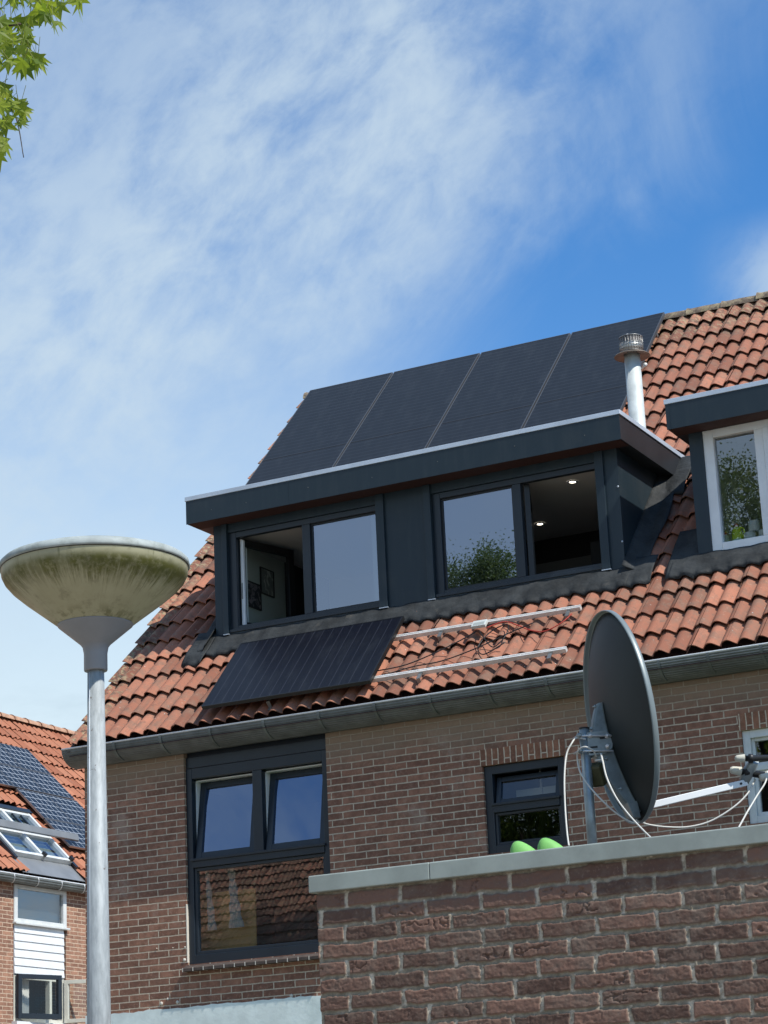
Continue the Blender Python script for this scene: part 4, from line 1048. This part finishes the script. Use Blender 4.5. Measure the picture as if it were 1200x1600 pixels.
q = MB(); q.tube([DP(-.01, -.335, .475), DP(.01, -.29, .505), DP(.05, -.262, .515)], [.022, .026, .02], 12); q.build('feed_clamp', 'galva', dish)
q = MB(); q.lathe(DP(.03, -.335, .53), [(.012, 0), (.016, .01), (.016, .06), (.011, .065), (.011, .12)], 16, axis=tuple((n + wv * .4).normalized())); q.build('multi_feed_unit', 'lnb_cap', dish)
# cables
def atc(pts): return smooth_path([at(px, py, Y) for px, py, Y in pts], 8)
coax = [('white coax cable arching left of the dish pole down to the shed roof', [(915, 1155, 8.58), (901, 1153, 8.55), (893, 1162, 8.52), (885, 1180, 8.5), (882, 1215, 8.45), (883, 1260, 8.4), (886, 1300, 8.35), (889, 1322, 8.3)]),
        ('white coax cable looping over the pole clamp and slanting behind the dish', [(932, 1182, 8.56), (926, 1172, 8.52), (914, 1167, 8.50), (904, 1172, 8.52), (902, 1185, 8.55), (906, 1205, 8.55), (918, 1225, 8.55), (938, 1248, 8.55), (962, 1270, 8.6), (985, 1284, 8.65), (998, 1285, 8.7)]),
        ('white coax cable hanging from the bracket along the lower dish edge to the shed roof', [(931, 1188, 8.55), (941, 1186, 8.52), (939, 1178, 8.50), (942, 1190, 8.45), (948, 1215, 8.42), (962, 1245, 8.40), (980, 1270, 8.40), (1000, 1292, 8.38), (1018, 1310, 8.3)]),
        ('white coax cable sagging from the dish foot up to the feed horns', [(994, 1281, 8.72), (1012, 1288, 8.8), (1040, 1292, 8.85), (1075, 1292, 8.9), (1110, 1283, 8.95), (1145, 1262, 9.0), (1168, 1240, 9.05), (1180, 1218, 9.1)]),
        ('white coax cable dropping from the feed horns to the shed roof', [(1199, 1205, 9.1), (1196, 1222, 9.05), (1183, 1243, 9.0), (1168, 1268, 8.9), (1157, 1288, 8.7), (1150, 1300, 8.55)])]
for lab, pts in coax:
    q = MB(); q.tube(atc(pts), .0036, 8); tag(q.build('coax_cable', 'coax'), lab, 'cable', 'white coax cables of the satellite dish')

# ------------------------------------------------------------------ street lamp
LX, LY = -4.81, 7.0
lamp = thing('street_lamp', 'galvanised street lamp with a wide cone shaped head streaked with green algae', 'street lamp', (LX, LY, 0))
def polecol(t, pos, base):
    x, y, z = t.xyz(pos)
    c = t.mix(t.ramp(t.noise(t.vec(t.math('MULTIPLY', x, 60), t.math('MULTIPLY', y, 60), t.math('MULTIPLY', z, 14)), 1, 5, .65), .3, .7), (.26, .285, .29), (.38, .41, .415))
    c = t.mix(t.ramp(t.noise(pos, 50, 3, .6), .68, .72), c, (.16, .15, .14))
    return c
mat('pole_galva', (.4, .4, .4), .6, .1, colf=polecol, bumpf=finebump(25, .12, .002))
q = MB(); q.lathe((LX, LY, 0), [(.075, 0), (.075, .9), (.055, 1.0), (.0440, 2.15), (.0315, 3.52)], 40); q.build('pole', 'pole_galva', lamp)
q = MB(); ang = math.atan2(-.97, -.22); cx_, cy_ = math.cos(ang), math.sin(ang)
q.tube([(LX + cx_ * .0448, LY + cy_ * .0448, 2.05), (LX + cx_ * .0322, LY + cy_ * .0322, 3.5)], .0016, 6); q.build('weld_seam', 'trim_metal', lamp)
mat('lamp_grey', (.23, .235, .245), .45, colf=mottled(.06, 8))
q = MB(); q.lathe((LX, LY, 0), [(.043, 3.508), (.0445, 3.512), (.0445, 3.575), (.049, 3.60), (.058, 3.612), (.142, 3.683), (.144, 3.687)], 56); q.build('collar', 'lamp_grey', lamp)
q = MB(); q.lathe((LX - .01, LY - .097, 3.66), [(.004, 0), (.004, .002), (0, .003)], 8, axis=(0, -.7, -.5)); q.build('collar_hole', 'black_plastic', lamp)
def bowlcol(t, pos, base):
    p = t.vmath('SUBTRACT', pos, (LX, LY, 0)); x, y, z = t.xyz(p)
    ang_ = t.math('ARCTAN2', y, x)
    c = t.mix(t.noise(pos, 12, 4, .6), (.30, .285, .175), (.43, .41, .27))
    st1 = t.noise(t.vec(t.math('MULTIPLY', ang_, 24), t.math('MULTIPLY', z, 8.0), 0), 1.0, 6, .75)       # fine drips
    st2 = t.noise(t.vec(t.math('MULTIPLY', ang_, 3.2), t.math('MULTIPLY', z, 2.5), 4), 1.0, 4, .6)       # broad patches
    low = t.math('ADD', 3.806, t.math('MULTIPLY', t.math('SUBTRACT', st1, .5), -.20))
    low = t.math('ADD', low, t.math('MULTIPLY', t.math('SUBTRACT', st2, .5), -.10))
    beltr = t.math('MULTIPLY', t.ramp(t.math('SUBTRACT', z, low), -.03, .035), t.ramp(z, 3.893, 3.862))
    belt = t.math('MULTIPLY', beltr, t.math('MULTIPLY', t.ramp(st2, .25, .5, .5, 1.0), t.ramp(t.noise(pos, 38, 5, .7), .3, .55, .55, 1.0)))
    c = t.mix(t.math('MULTIPLY', belt, .93), c, t.mix(t.noise(pos, 40, 4, .6), (.035, .040, .004), (.125, .125, .012)))
    thin = t.noise(t.vec(t.math('MULTIPLY', ang_, 26), t.math('MULTIPLY', z, 7.0), 2), 1.2, 5, .6)
    run = t.math('MULTIPLY', t.ramp(thin, .58, .72), t.ramp(z, 3.70, 3.82, .1, .55))
    c = t.mix(run, c, (.085, .085, .02))
    c = t.mix(t.ramp(t.noise(pos, 16, 6, .7), .5, .72, 0, .55), c, (.16, .15, .085))
    bot = t.math('MULTIPLY', t.ramp(z, 3.735, 3.69), t.ramp(t.noise(pos, 30, 4, .6), .45, .6, 0, .6))
    c = t.mix(bot, c, (.10, .095, .03))
    return c
mat('lamp_bowl', (.4, .38, .3), .42, spec=.35, colf=bowlcol, bumpf=finebump(30, .08, .002))
q = MB(); q.lathe((LX, LY, 0), [(.141, 3.686), (.205, 3.735), (.268, 3.783), (.316, 3.824), (.342, 3.854), (.354, 3.879), (.357, 3.905)], 96, cap=False); q.build('bowl', 'lamp_bowl', lamp)
mat('lamp_lid', (.34, .375, .36), .7, colf=mottled(.2, 8, (.20, .22, .19), 12, .45, .7))
q = MB(); q.lathe((LX, LY, 0), [(.355, 3.9055), (.362, 3.907), (.364, 3.914), (.361, 3.928), (.348, 3.940), (.30, 3.956), (.18, 3.974), (0, 3.982)], 96, cap=False); q.build('lid', 'lamp_lid', lamp)
q = MB(); q.lathe((LX, LY, 0), [(.3585, 3.9035), (.360, 3.906)], 96, cap=False); q.build('seal', 'black_plastic', lamp)

# ------------------------------------------------------------------ background house (gable end turned the other way)
BX = -21.3
far = thing('brick_house', 'background brick house with orange tiled roof, solar panels and white cladding', 'house', (BX, 30, 0))
PX_ = lambda u, d, z: Vector((BX - d, u, z))
b = MB(); wall_mesh(b, 16, 44, 0, 6.42, [(28.72, 30.10, 4.20, 6.25)], PX_, .2)
for y in (16, 44): b.prism([(BX - .001, 0), (BX - 7.2, 0), (BX - 7.2, 6.4), (BX - 3.6, 9.98), (BX - .001, 6.4)], lambda x, z: Vector((x, y - .05, z)), lambda x, z: Vector((x, y + .05, z)))
b.box(BX - 7.3, BX - 7.2, 16.1, 43.9, 0, 6.4)
b.build('wall', 'far_brick', far)
fex, fes, fen = Vector((0, 1, 0)), Vector((-.70711, 0, .70711)), Vector((.70711, 0, .70711))
FO = Vector((BX + .12, 16, 6.45))
SKY0, SKY1 = 28.85, 30.45
def clipb(xa, sa_):
    Y0 = 16 + xa
    if Y0 < 26.4: return (0, 1, -.02, 1.12)
    if Y0 + CW > SKY0 and Y0 < SKY1 and sa_ < 1.66: 
        ua = max(0, 0); 
        if Y0 + CW <= SKY0 + .05 or Y0 >= SKY1 - .05: return (0, 1, -.02, 1.12)
        return None
    return (0, 1, -.02, 1.12)
b = MB(); tile_roof(b, FO, fex, fes, fen, 93, 15, clipb, nu=8, jit=1.2)
b.build('roof', 'far_tile', far, tint=True)
b = MB(); p0 = FO - fen * .03
b.add([p0, p0 + fex * 28, p0 + fex * 28 + fes * 5.1, p0 + fes * 5.1], [(0, 1, 2, 3)]); q_ = p0 + fes * 5.1
b.add([q_, q_ + fex * 28, q_ + fex * 28 + Vector((-3.6, 0, -3.6)), q_ + Vector((-3.6, 0, -3.6))], [(0, 1, 2, 3)]); b.build('roof_deck', 'underlay', far)
y = 16.0; rx, rz = FO.x - 5.0 * .70711, FO.z + 5.0 * .70711
while y < 44:
    q = MB(); vs = []; fs = []
    for h_, r_ in ((0, .125), (.05, .115), (.42, .105)):
        for j in range(9): a = math.pi * j / 8; vs.append((rx - math.cos(a) * r_, y + h_, rz + .02 + math.sin(a) * r_ * .9))
    for i in range(2):
        for j in range(8): fs.append((i * 9 + j, i * 9 + j + 1, (i + 1) * 9 + j + 1, (i + 1) * 9 + j))
    fs.append(tuple(range(9)))
    if y > 26.5 and y < 40: q.add(vs, fs, True).build('ridge_tile', 'far_ridge' if 'far_ridge' in M else mat('far_ridge', (.42, .24, .15), .85, colf=mottled(.25, 9, (.25, .2, .14), 6)), far)
    y += .41
b = MB()
for i in range(8):
    a0, a1 = math.pi * i / 8, math.pi * (i + 1) / 8
    P_ = lambda a, yy_: Vector((BX + .12 + .10 * math.cos(a), yy_, 6.40 - .11 * math.sin(a)))
    b.add([P_(a0, 16), P_(a0, 44), P_(a1, 44), P_(a1, 16)], [(0, 1, 2, 3)], True)
fg = b.build('gutter', 'zinc', far); md = fg.modifiers.new('t', 'SOLIDIFY'); md.thickness = .005
b = MB(); b.tube([(BX + .22, 16, 6.405), (BX + .22, 44, 6.405)], .012, 6); b.build('gutter_rim', 'zinc_edge', fg)
for yy_ in np.arange(27.2, 34, .62):
    b = MB(); b.tube([(BX + .12 + .105 * math.cos(a), yy_ + .05 * (a - 0), 6.40 - .115 * math.sin(a)) for a in np.linspace(0, 1.7, 6)], .009, 6); b.build('gutter_bracket', 'zinc_edge', fg)
# window, cladding, lower casement window
q = MB(); ring(q, 28.72, 30.10, 5.72, 6.30, .09, lambda u, d, z: Vector((BX + .02 - d, u, z)), 0, .08, .06, .06); q.box(BX - .02, BX + .07, 28.70, 30.13, 5.685, 5.717)
w4 = q.build('window', 'old_white', far, bevel=.005)
q = MB(); q.add([(BX - .02, 28.8, 5.77), (BX - .02, 30.02, 5.77), (BX - .02, 30.02, 6.25), (BX - .02, 28.8, 6.25)], [(0, 1, 2, 3)]); q.build('pane', 'glass_mid', w4)
q = MB(); q.box(BX - .10, BX - .095, 28.75, 30.08, 5.74, 6.28); q.build('blind', mat('blind_grey', (.30, .31, .32), .8), w4)
q = MB(); zc = 4.935
for i in range(6): q.prism([(0, 0), (.020, .004), (.006, .121), (0, .121)], lambda x, z, i=i: Vector((BX + .002 + x, 28.73, zc + i * .125 + z)), lambda x, z, i=i: Vector((BX + .002 + x, 30.03, zc + i * .125 + z)))
q.box(BX - .05, BX + .001, 28.73, 30.03, 4.93, 5.685); q.build('cladding', 'white_paint', far)
q = MB(); ring(q, 28.73, 30.04, 4.22, 4.93, .06, lambda u, d, z: Vector((BX + .0 - d, u, z)), 0, .08); q.box(BX - .08, BX, 29.66, 29.72, 4.28, 4.87)
w5 = q.build('window', 'cream_paint', far)
q = MB(); q.box(BX - .02, BX + .10, 28.68, 30.08, 4.16, 4.218); q.build('window_sill', 'white_paint', w5)
thb = R(16)
PB = lambda u, d, z: Vector((BX + .02 + u * math.sin(thb) + d, 28.76 + u * math.cos(thb), z))
q = MB(); ring(q, 0, .84, 4.26, 4.93, .07, PB, 0, .05, .08); q.box(0, .001, 0, .001, 0, .001) if False else None; q.build('dark_casement', 'frame_dark', w5, bevel=.003)
q = MB(); q.add([PB(.07, .02, 4.34), PB(.77, .02, 4.34), PB(.77, .02, 4.86), PB(.07, .02, 4.86)], [(0, 1, 2, 3)]); q.build('pane', 'glass_open', w5)
thc = R(64)
PC = lambda u, d, z: Vector((BX + .03 + u * math.sin(thc), 30.0 + u * math.cos(thc) + d, z))
q = MB(); ring(q, 0, .66, 4.24, 4.90, .06, PC, 0, .05); q.build('open_casement', 'cream_paint', w5, bevel=.003)
q = MB(); q.add([PC(.07, .02, 4.31), PC(.60, .02, 4.31), PC(.60, .02, 4.83), PC(.07, .02, 4.83)], [(0, 1, 2, 3)]); q.build('pane', 'glass_open', w5)
q = MB(); q.box(BX - 1.0, BX - .95, 28.3, 30.6, 3.8, 5.2); q.build('room_back', 'room_dark', far)
q = MB()
for y0, y1 in ((28.84, 29.02), (29.08, 29.28)):
    vs = []; fs = []
    for k in range(21): a = k / 20; vs += [(BX - .12 + .02 * math.sin(k * 1.5), y0 + (y1 - y0) * a, 4.2), (BX - .12 + .02 * math.sin(k * 1.5), y0 + (y1 - y0) * a, 4.92)]
    for k in range(20): fs.append((k * 2, k * 2 + 2, k * 2 + 3, k * 2 + 1))
    q.add(vs, fs, True)
tag(q.build('curtain', 'curtain'), 'pale curtain inside the dark open window of the background house', 'curtain')
# roof window strip (two tiers of glazing with a tilted sash)
def FR(u, s_, h): return FO + fex * (u - 16) + fes * s_ + fen * h
rw = MB()
def fbox(b_, u0, u1, a0, a1, h0, h1):
    vs = [FR(u, s_, h) for h in (h0, h1) for u, s_ in ((u0, a0), (u1, a0), (u1, a1), (u0, a1))]
    b_.add(vs, [(0, 3, 2, 1), (4, 5, 6, 7), (0, 1, 5, 4), (1, 2, 6, 5), (2, 3, 7, 6), (3, 0, 4, 7)])
for u0, u1, a0, a1 in ((28.87, 28.93, .40, 1.62), (29.60, 29.67, .40, 1.62), (30.36, 30.42, .40, 1.62)): fbox(rw, u0, u1, a0, a1, .02, .13)
for a0, a1 in ((.40, .46), (.98, 1.04), (1.56, 1.62)): fbox(rw, 28.93, 30.36, a0, a1, .02, .125)
rwo = rw.build('roof_window', 'old_white', far, bevel=.004)
q = MB()
for u0, u1 in ((28.93, 29.60), (29.67, 30.36)): q.add([FR(u0, .46, .08), FR(u1, .46, .08), FR(u1, .98, .08), FR(u0, .98, .08)], [(0, 1, 2, 3)]); q.add([FR(u0, 1.04, .08), FR(u1, 1.04, .08), FR(u1, 1.56, .08), FR(u0, 1.56, .08)], [(0, 1, 2, 3)])
q.build('pane', 'glass', rwo)
q = MB(); fbox(q, 28.93, 30.36, .44, 1.58, -.02, -.01); q.build('inner_blind', 'room_sage', rwo)
q = MB(); 
for u in (29.15, 29.4, 29.9, 30.13): fbox(q, u, u + .03, 1.05, 1.56, .085, .11)
fbox(q, 28.80, 30.48, 1.62, 1.72, .03, .15); fbox(q, 28.80, 28.87, .3, 1.62, .02, .10); fbox(q, 30.42, 30.49, .3, 1.62, .02, .10); q.build('roof_window_flashing', 'frame_dark', rwo)
q = MB(); fbox(q, 28.75, 30.47, -.02, .39, .035, .045); q.build('lead_apron', 'zinc_roof', rwo)
for u0, u1, hh in ((28.55, 29.62, .34), (29.60, 30.98, .30)):
    q = MB(); q.prism([(0.90, .20), (.985, .20 + hh * .2), (.985, .235 + hh * .2), (.89, .235)], lambda a, h: FR(u0, a, h), lambda a, h: FR(u1, a, h)); q.build('tilted_sash', 'zinc_roof', rwo, bevel=.004)
q = MB()
for u in (29.635, 30.37): fbox(q, u - .03, u + .03, .39, .46, .12, .18)
q.build('hinge', 'black_plastic', rwo)
# its solar panels
k = 0; rows4 = ((3.05, .72, range(0, 5)), (2.36, .67, range(0, 5)), (1.53, .79, range(0, 2)), (.80, .71, range(0, 2)))
rn = ('top row', 'second row', 'third row', 'lowest row'); cn = ('at the right end', 'second from the right', 'third from the right', 'fourth from the right', 'fifth from the right')
for r, (s_, hgt, cols) in enumerate(rows4):
    for c_ in cols:
        u1 = 32.42 - c_ * .862
        m_ = Matrix((fex, fes, fen)).transposed().to_4x4(); m_.translation = FR(u1 - .855, s_, .16)
        panel(0, 0, 0, .850, hgt, 'pv_mono', 'blue grey solar panel on the background house, %s, %s' % (rn[r], cn[c_]), 'alu_dark', m_, 'solar panels on the background house')

# ------------------------------------------------------------------ opposite houses behind the camera (seen mirrored in the windows)
opp = thing('brick_house', 'house across the street mirrored as a dark red roof in the large lower pane', 'house', (-35, -12, 0))
b = MB(); b.box(-48, -25.0, -17.6, -10.4, 0, 5.3); b.build('wall', 'far_brick', opp)
b = MB(); tile_roof(b, Vector((-48.2, -9.4, 5.3)), Vector((1, 0, 0)), Vector((0, -.70711, .70711)), Vector((0, .70711, .70711)), 78, 18, None, nu=6)
b.build('roof', 'tile', opp, tint=True)
b = MB(); b.prism([(-9.45, 5.26), (-13.6, 9.43), (-17.9, 5.26)], lambda y, z: Vector((-48.1, y, z)), lambda y, z: Vector((-24.8, y, z))); b.build('roof_core', 'underlay', opp)

# ------------------------------------------------------------------ trees
def leaf_card_tree(name, label, base, height, crown_c, crown_r, nleaf, lsize, matn, trunk_r=.22, seed=1, cat='tree', lobes=()):
    rng = np.random.default_rng(seed); t_ = thing(name, label, cat, base)
    bx, by, bz = base; cc = Vector(crown_c)
    q = MB(); top_ = Vector((cc.x, cc.y, cc.z + crown_r[2] * .6))
    q.tube(smooth_path([(bx, by, 0), (bx + .1, by, height * .25), (bx - .1, by + .1, height * .5), top_], 5), [trunk_r * (1 - .85 * i / 15) for i in range(16)], 9)
    for k in range(14):
        f = .35 + .55 * k / 14; p0_ = Vector((bx, by, 0)).lerp(top_, f); a = k * 2.4
        e = cc + Vector((math.cos(a) * crown_r[0] * .75, math.sin(a) * crown_r[1] * .75, (k / 14 - .3) * crown_r[2])); mid_ = p0_.lerp(e, .5) + Vector((0, 0, .4))
        q.tube(smooth_path([p0_, mid_, e], 4), [.09 * (1 - .8 * i / 8) * trunk_r / .22 for i in range(9)], 6)
    q.build('trunk', 'bark', t_)
    ncl = 150; cl = rng.normal(size=(ncl, 3)); cl /= np.linalg.norm(cl, axis=1)[:, None]; cl *= (rng.random(ncl) ** .45)[:, None] * rng.uniform(.75, 1.1, ncl)[:, None]
    for q_, lb in enumerate(lobes): cl[q_ * 6:(q_ + 1) * 6] = (np.array(lb) - np.array(crown_c)) / np.array(crown_r) + rng.normal(size=(6, 3)) * .09
    i = np.arange(nleaf) % ncl
    P0 = np.array(crown_c) + cl[i] * np.array(crown_r) + rng.normal(size=(nleaf, 3)) * np.array(crown_r) * .065
    A = rng.normal(size=(nleaf, 3)); A /= np.linalg.norm(A, axis=1)[:, None]; B = np.cross(A, rng.normal(size=(nleaf, 3))); B /= np.linalg.norm(B, axis=1)[:, None]
    S = lsize * rng.uniform(.6, 1.3, (nleaf, 1))
    vv = np.stack([P0 - A * S, P0 + B * S * .5, P0 + A * S, P0 - B * S * .5], 1).reshape(-1, 3) - np.array(base)
    me = D.meshes.new('crown'); me.vertices.add(nleaf * 4); me.loops.add(nleaf * 4); me.polygons.add(nleaf)
    me.vertices.foreach_set('co', vv.astype(np.float32).ravel()); me.loops.foreach_set('vertex_index', np.arange(nleaf * 4, dtype=np.int32))
    me.polygons.foreach_set('loop_start', np.arange(0, nleaf * 4, 4, dtype=np.int32)); me.polygons.foreach_set('loop_total', np.full(nleaf, 4, dtype=np.int32))
    at_ = me.attributes.new('tint', 'FLOAT', 'FACE'); at_.data.foreach_set('value', rng.random(nleaf).astype(np.float32))
    me.materials.append(M[matn]); me.update(); o = D.objects.new('crown', me); COL.objects.link(o); o.parent = t_; return t_
leaf_card_tree('tree', 'tall tree across the street mirrored at the bottom of the left dormer pane', (-22.6, -12, 0), 16, (-22.5, -12, 12.6), (2.6, 2.4, 3.9), 90000, .036, 'grey_leaf', seed=3, lobes=((-22.75, -11.8, 15.3), (-21.9, -11.8, 15.4), (-22.3, -11.8, 14.9), (-23.1, -11.8, 14.8), (-21.5, -11.8, 14.8), (-22.8, -11.6, 15.6), (-21.95, -11.6, 15.75)))
leaf_card_tree('tree', 'dense tree across the street mirrored in the white framed dormer window', (-15.3, -12.5, 0), 18, (-15.2, -12.5, 13.4), (3.2, 2.4, 4.9), 110000, .045, 'tree_leaf', seed=5)
leaf_card_tree('tree', 'low dark tree across the street mirrored in the small dark window', (-20.5, -10, 0), 10, (-20.3, -10, 7.2), (2.6, 2.0, 3.0), 60000, .045, 'tree_leaf', seed=8)

# near sweetgum: star shaped leaves, its edge hangs into the top left corner
gum = thing('sweetgum_tree', 'tree with bright green star shaped leaves hanging into the top left corner', 'tree', (-8.2, 5.6, 0))
q = MB(); q.tube(smooth_path([(-8.2, 5.6, 0), (-8.15, 5.65, 2.2), (-8.25, 5.6, 4.5), (-8.1, 5.7, 7.0), (-8.0, 5.7, 9.0)], 5), [.16 * (1 - .8 * i / 20) for i in range(21)], 12); q.build('trunk', 'bark', gum)
tw = MB(); leaves = MB()
def starleaf(p, d, nrm, s, tint):
    """five pointed sweetgum leaf; d = midrib direction"""
    d = d.normalized(); nrm = (nrm - d * nrm.dot(d)).normalized(); sd = d.cross(nrm)
    curl = rng.uniform(-.42, .05); skew = rng.uniform(.85, 1.12)
    L = [(0, 1.0), (26, .40), (56, .88), (84, .36), (116, .62), (150, .26), (180, .20), (210, .26), (244, .62), (276, .36), (304, .88), (334, .40)]
    vs = [p]
    for a, r in L:
        a_ = math.radians(a); cup = curl * r * r * s * (1.3 if a in (56, 304) else 1); r *= skew if a > 180 else 2 - skew
        vs.append(p + (d * math.cos(a_) + sd * math.sin(a_)) * r * s + nrm * cup * (1 if a not in (0,) else .9))
    fs = [(0, i, i % 12 + 1) for i in range(1, 13)]
    leaves.add(vs, fs, False, tint)
    tw.tube([p - d * .18 * s, p - d * (.9 * s) + Vector((0, 0, .02))], .0011, 4, cap=False)
rng = random.Random(4)
def inpoly(x, y, P):
    c = False; j = len(P) - 1
    for i in range(len(P)):
        if (P[i][1] > y) != (P[j][1] > y) and x < (P[j][0] - P[i][0]) * (y - P[i][1]) / (P[j][1] - P[i][1]) + P[i][0]: c = not c
        j = i
    return c
regions = [([(-60, -70), (150, -70), (122, 10), (104, 30), (72, 42), (52, 60), (18, 62), (-60, 66)], 150), ([(-60, 50), (20, 52), (58, 68), (66, 90), (42, 108), (5, 108), (-60, 98)], 70),
           ([(-60, 132), (8, 132), (20, 150), (42, 172), (42, 192), (14, 200), (-60, 192)], 48), ([(-60, 200), (5, 205), (12, 234), (2, 244), (-60, 240)], 22), ([(-60, 270), (-8, 268), (-8, 278), (-60, 280)], 6)]
for P, cnt in regions:
    k = 0
    while k < cnt:
        x = rng.uniform(-60, 135); y = rng.uniform(-70, 285)
        if not inpoly(x, y, P): continue
        Yd = rng.uniform(6.2, 7.5); p = at(x, y, Yd)
        dr = Vector((rng.gauss(.15, .55), rng.gauss(0, .5), rng.gauss(-.85, .35)))
        nr = Vector((rng.gauss(.3, .6), rng.gauss(-.3, .6), rng.gauss(.8, .4)))
        starleaf(p, dr, nr, rng.uniform(.042, .088), rng.random()); k += 1
# the rest of the crown, outside the frame
for k in range(2600):
    a, b_, r = rng.uniform(0, 6.283), rng.uniform(-1, 1), rng.random() ** .4
    c_ = math.sqrt(1 - b_ * b_); p = Vector((-7.9 + c_ * math.cos(a) * r * 2.9, 5.9 + c_ * math.sin(a) * r * 2.7, 7.3 + b_ * r * 2.6))
    dd = p - CAM_POS; zf = dd.dot(CF)
    if zf > 0:
        px_ = 600 + FPX * dd.dot(CR) / zf; py_ = 800 - FPX * dd.dot(CU) / zf
        if px_ > -45 and -60 < py_ < 1700: continue
        if px_ > -30 and py_ > -60: continue
        if py_ < -40 and px_ > 160: continue
    starleaf(p, Vector((rng.gauss(0, .6), rng.gauss(0, .6), -.8)), Vector((rng.gauss(0, .5), rng.gauss(0, .5), .9)), rng.uniform(.06, .09), rng.random())
brn = MB()
for pts in ([(-8.1, 5.7, 6.2), at(-220, 60, 6.4), at(0, 40, 6.6), at(45, 36, 6.7), at(82, 31, 6.8)], [(-8.1, 5.7, 5.6), at(-240, 180, 6.5), at(-40, 150, 6.7), at(18, 170, 6.8), at(37, 246, 6.8)], [(-8.1, 5.7, 6.9), at(-200, -60, 6.5), at(20, -30, 6.8), at(110, -20, 6.9)], [(-8.2, 5.6, 5.2), at(-260, 300, 6.5), at(-60, 262, 6.7), at(-8, 272, 6.8)]):
    sp_ = smooth_path(pts, 6); brn.tube(sp_, [.03 * (1 - i / len(sp_)) ** 2.4 + .0018 for i in range(len(sp_))], 6)
brn.build('branch', 'bark', gum); tw.build('leaf_stalk', mat('stalk', (.20, .22, .05), .6), gum)
leaves.build('foliage', 'sweetgum_leaf', gum, tint=True)
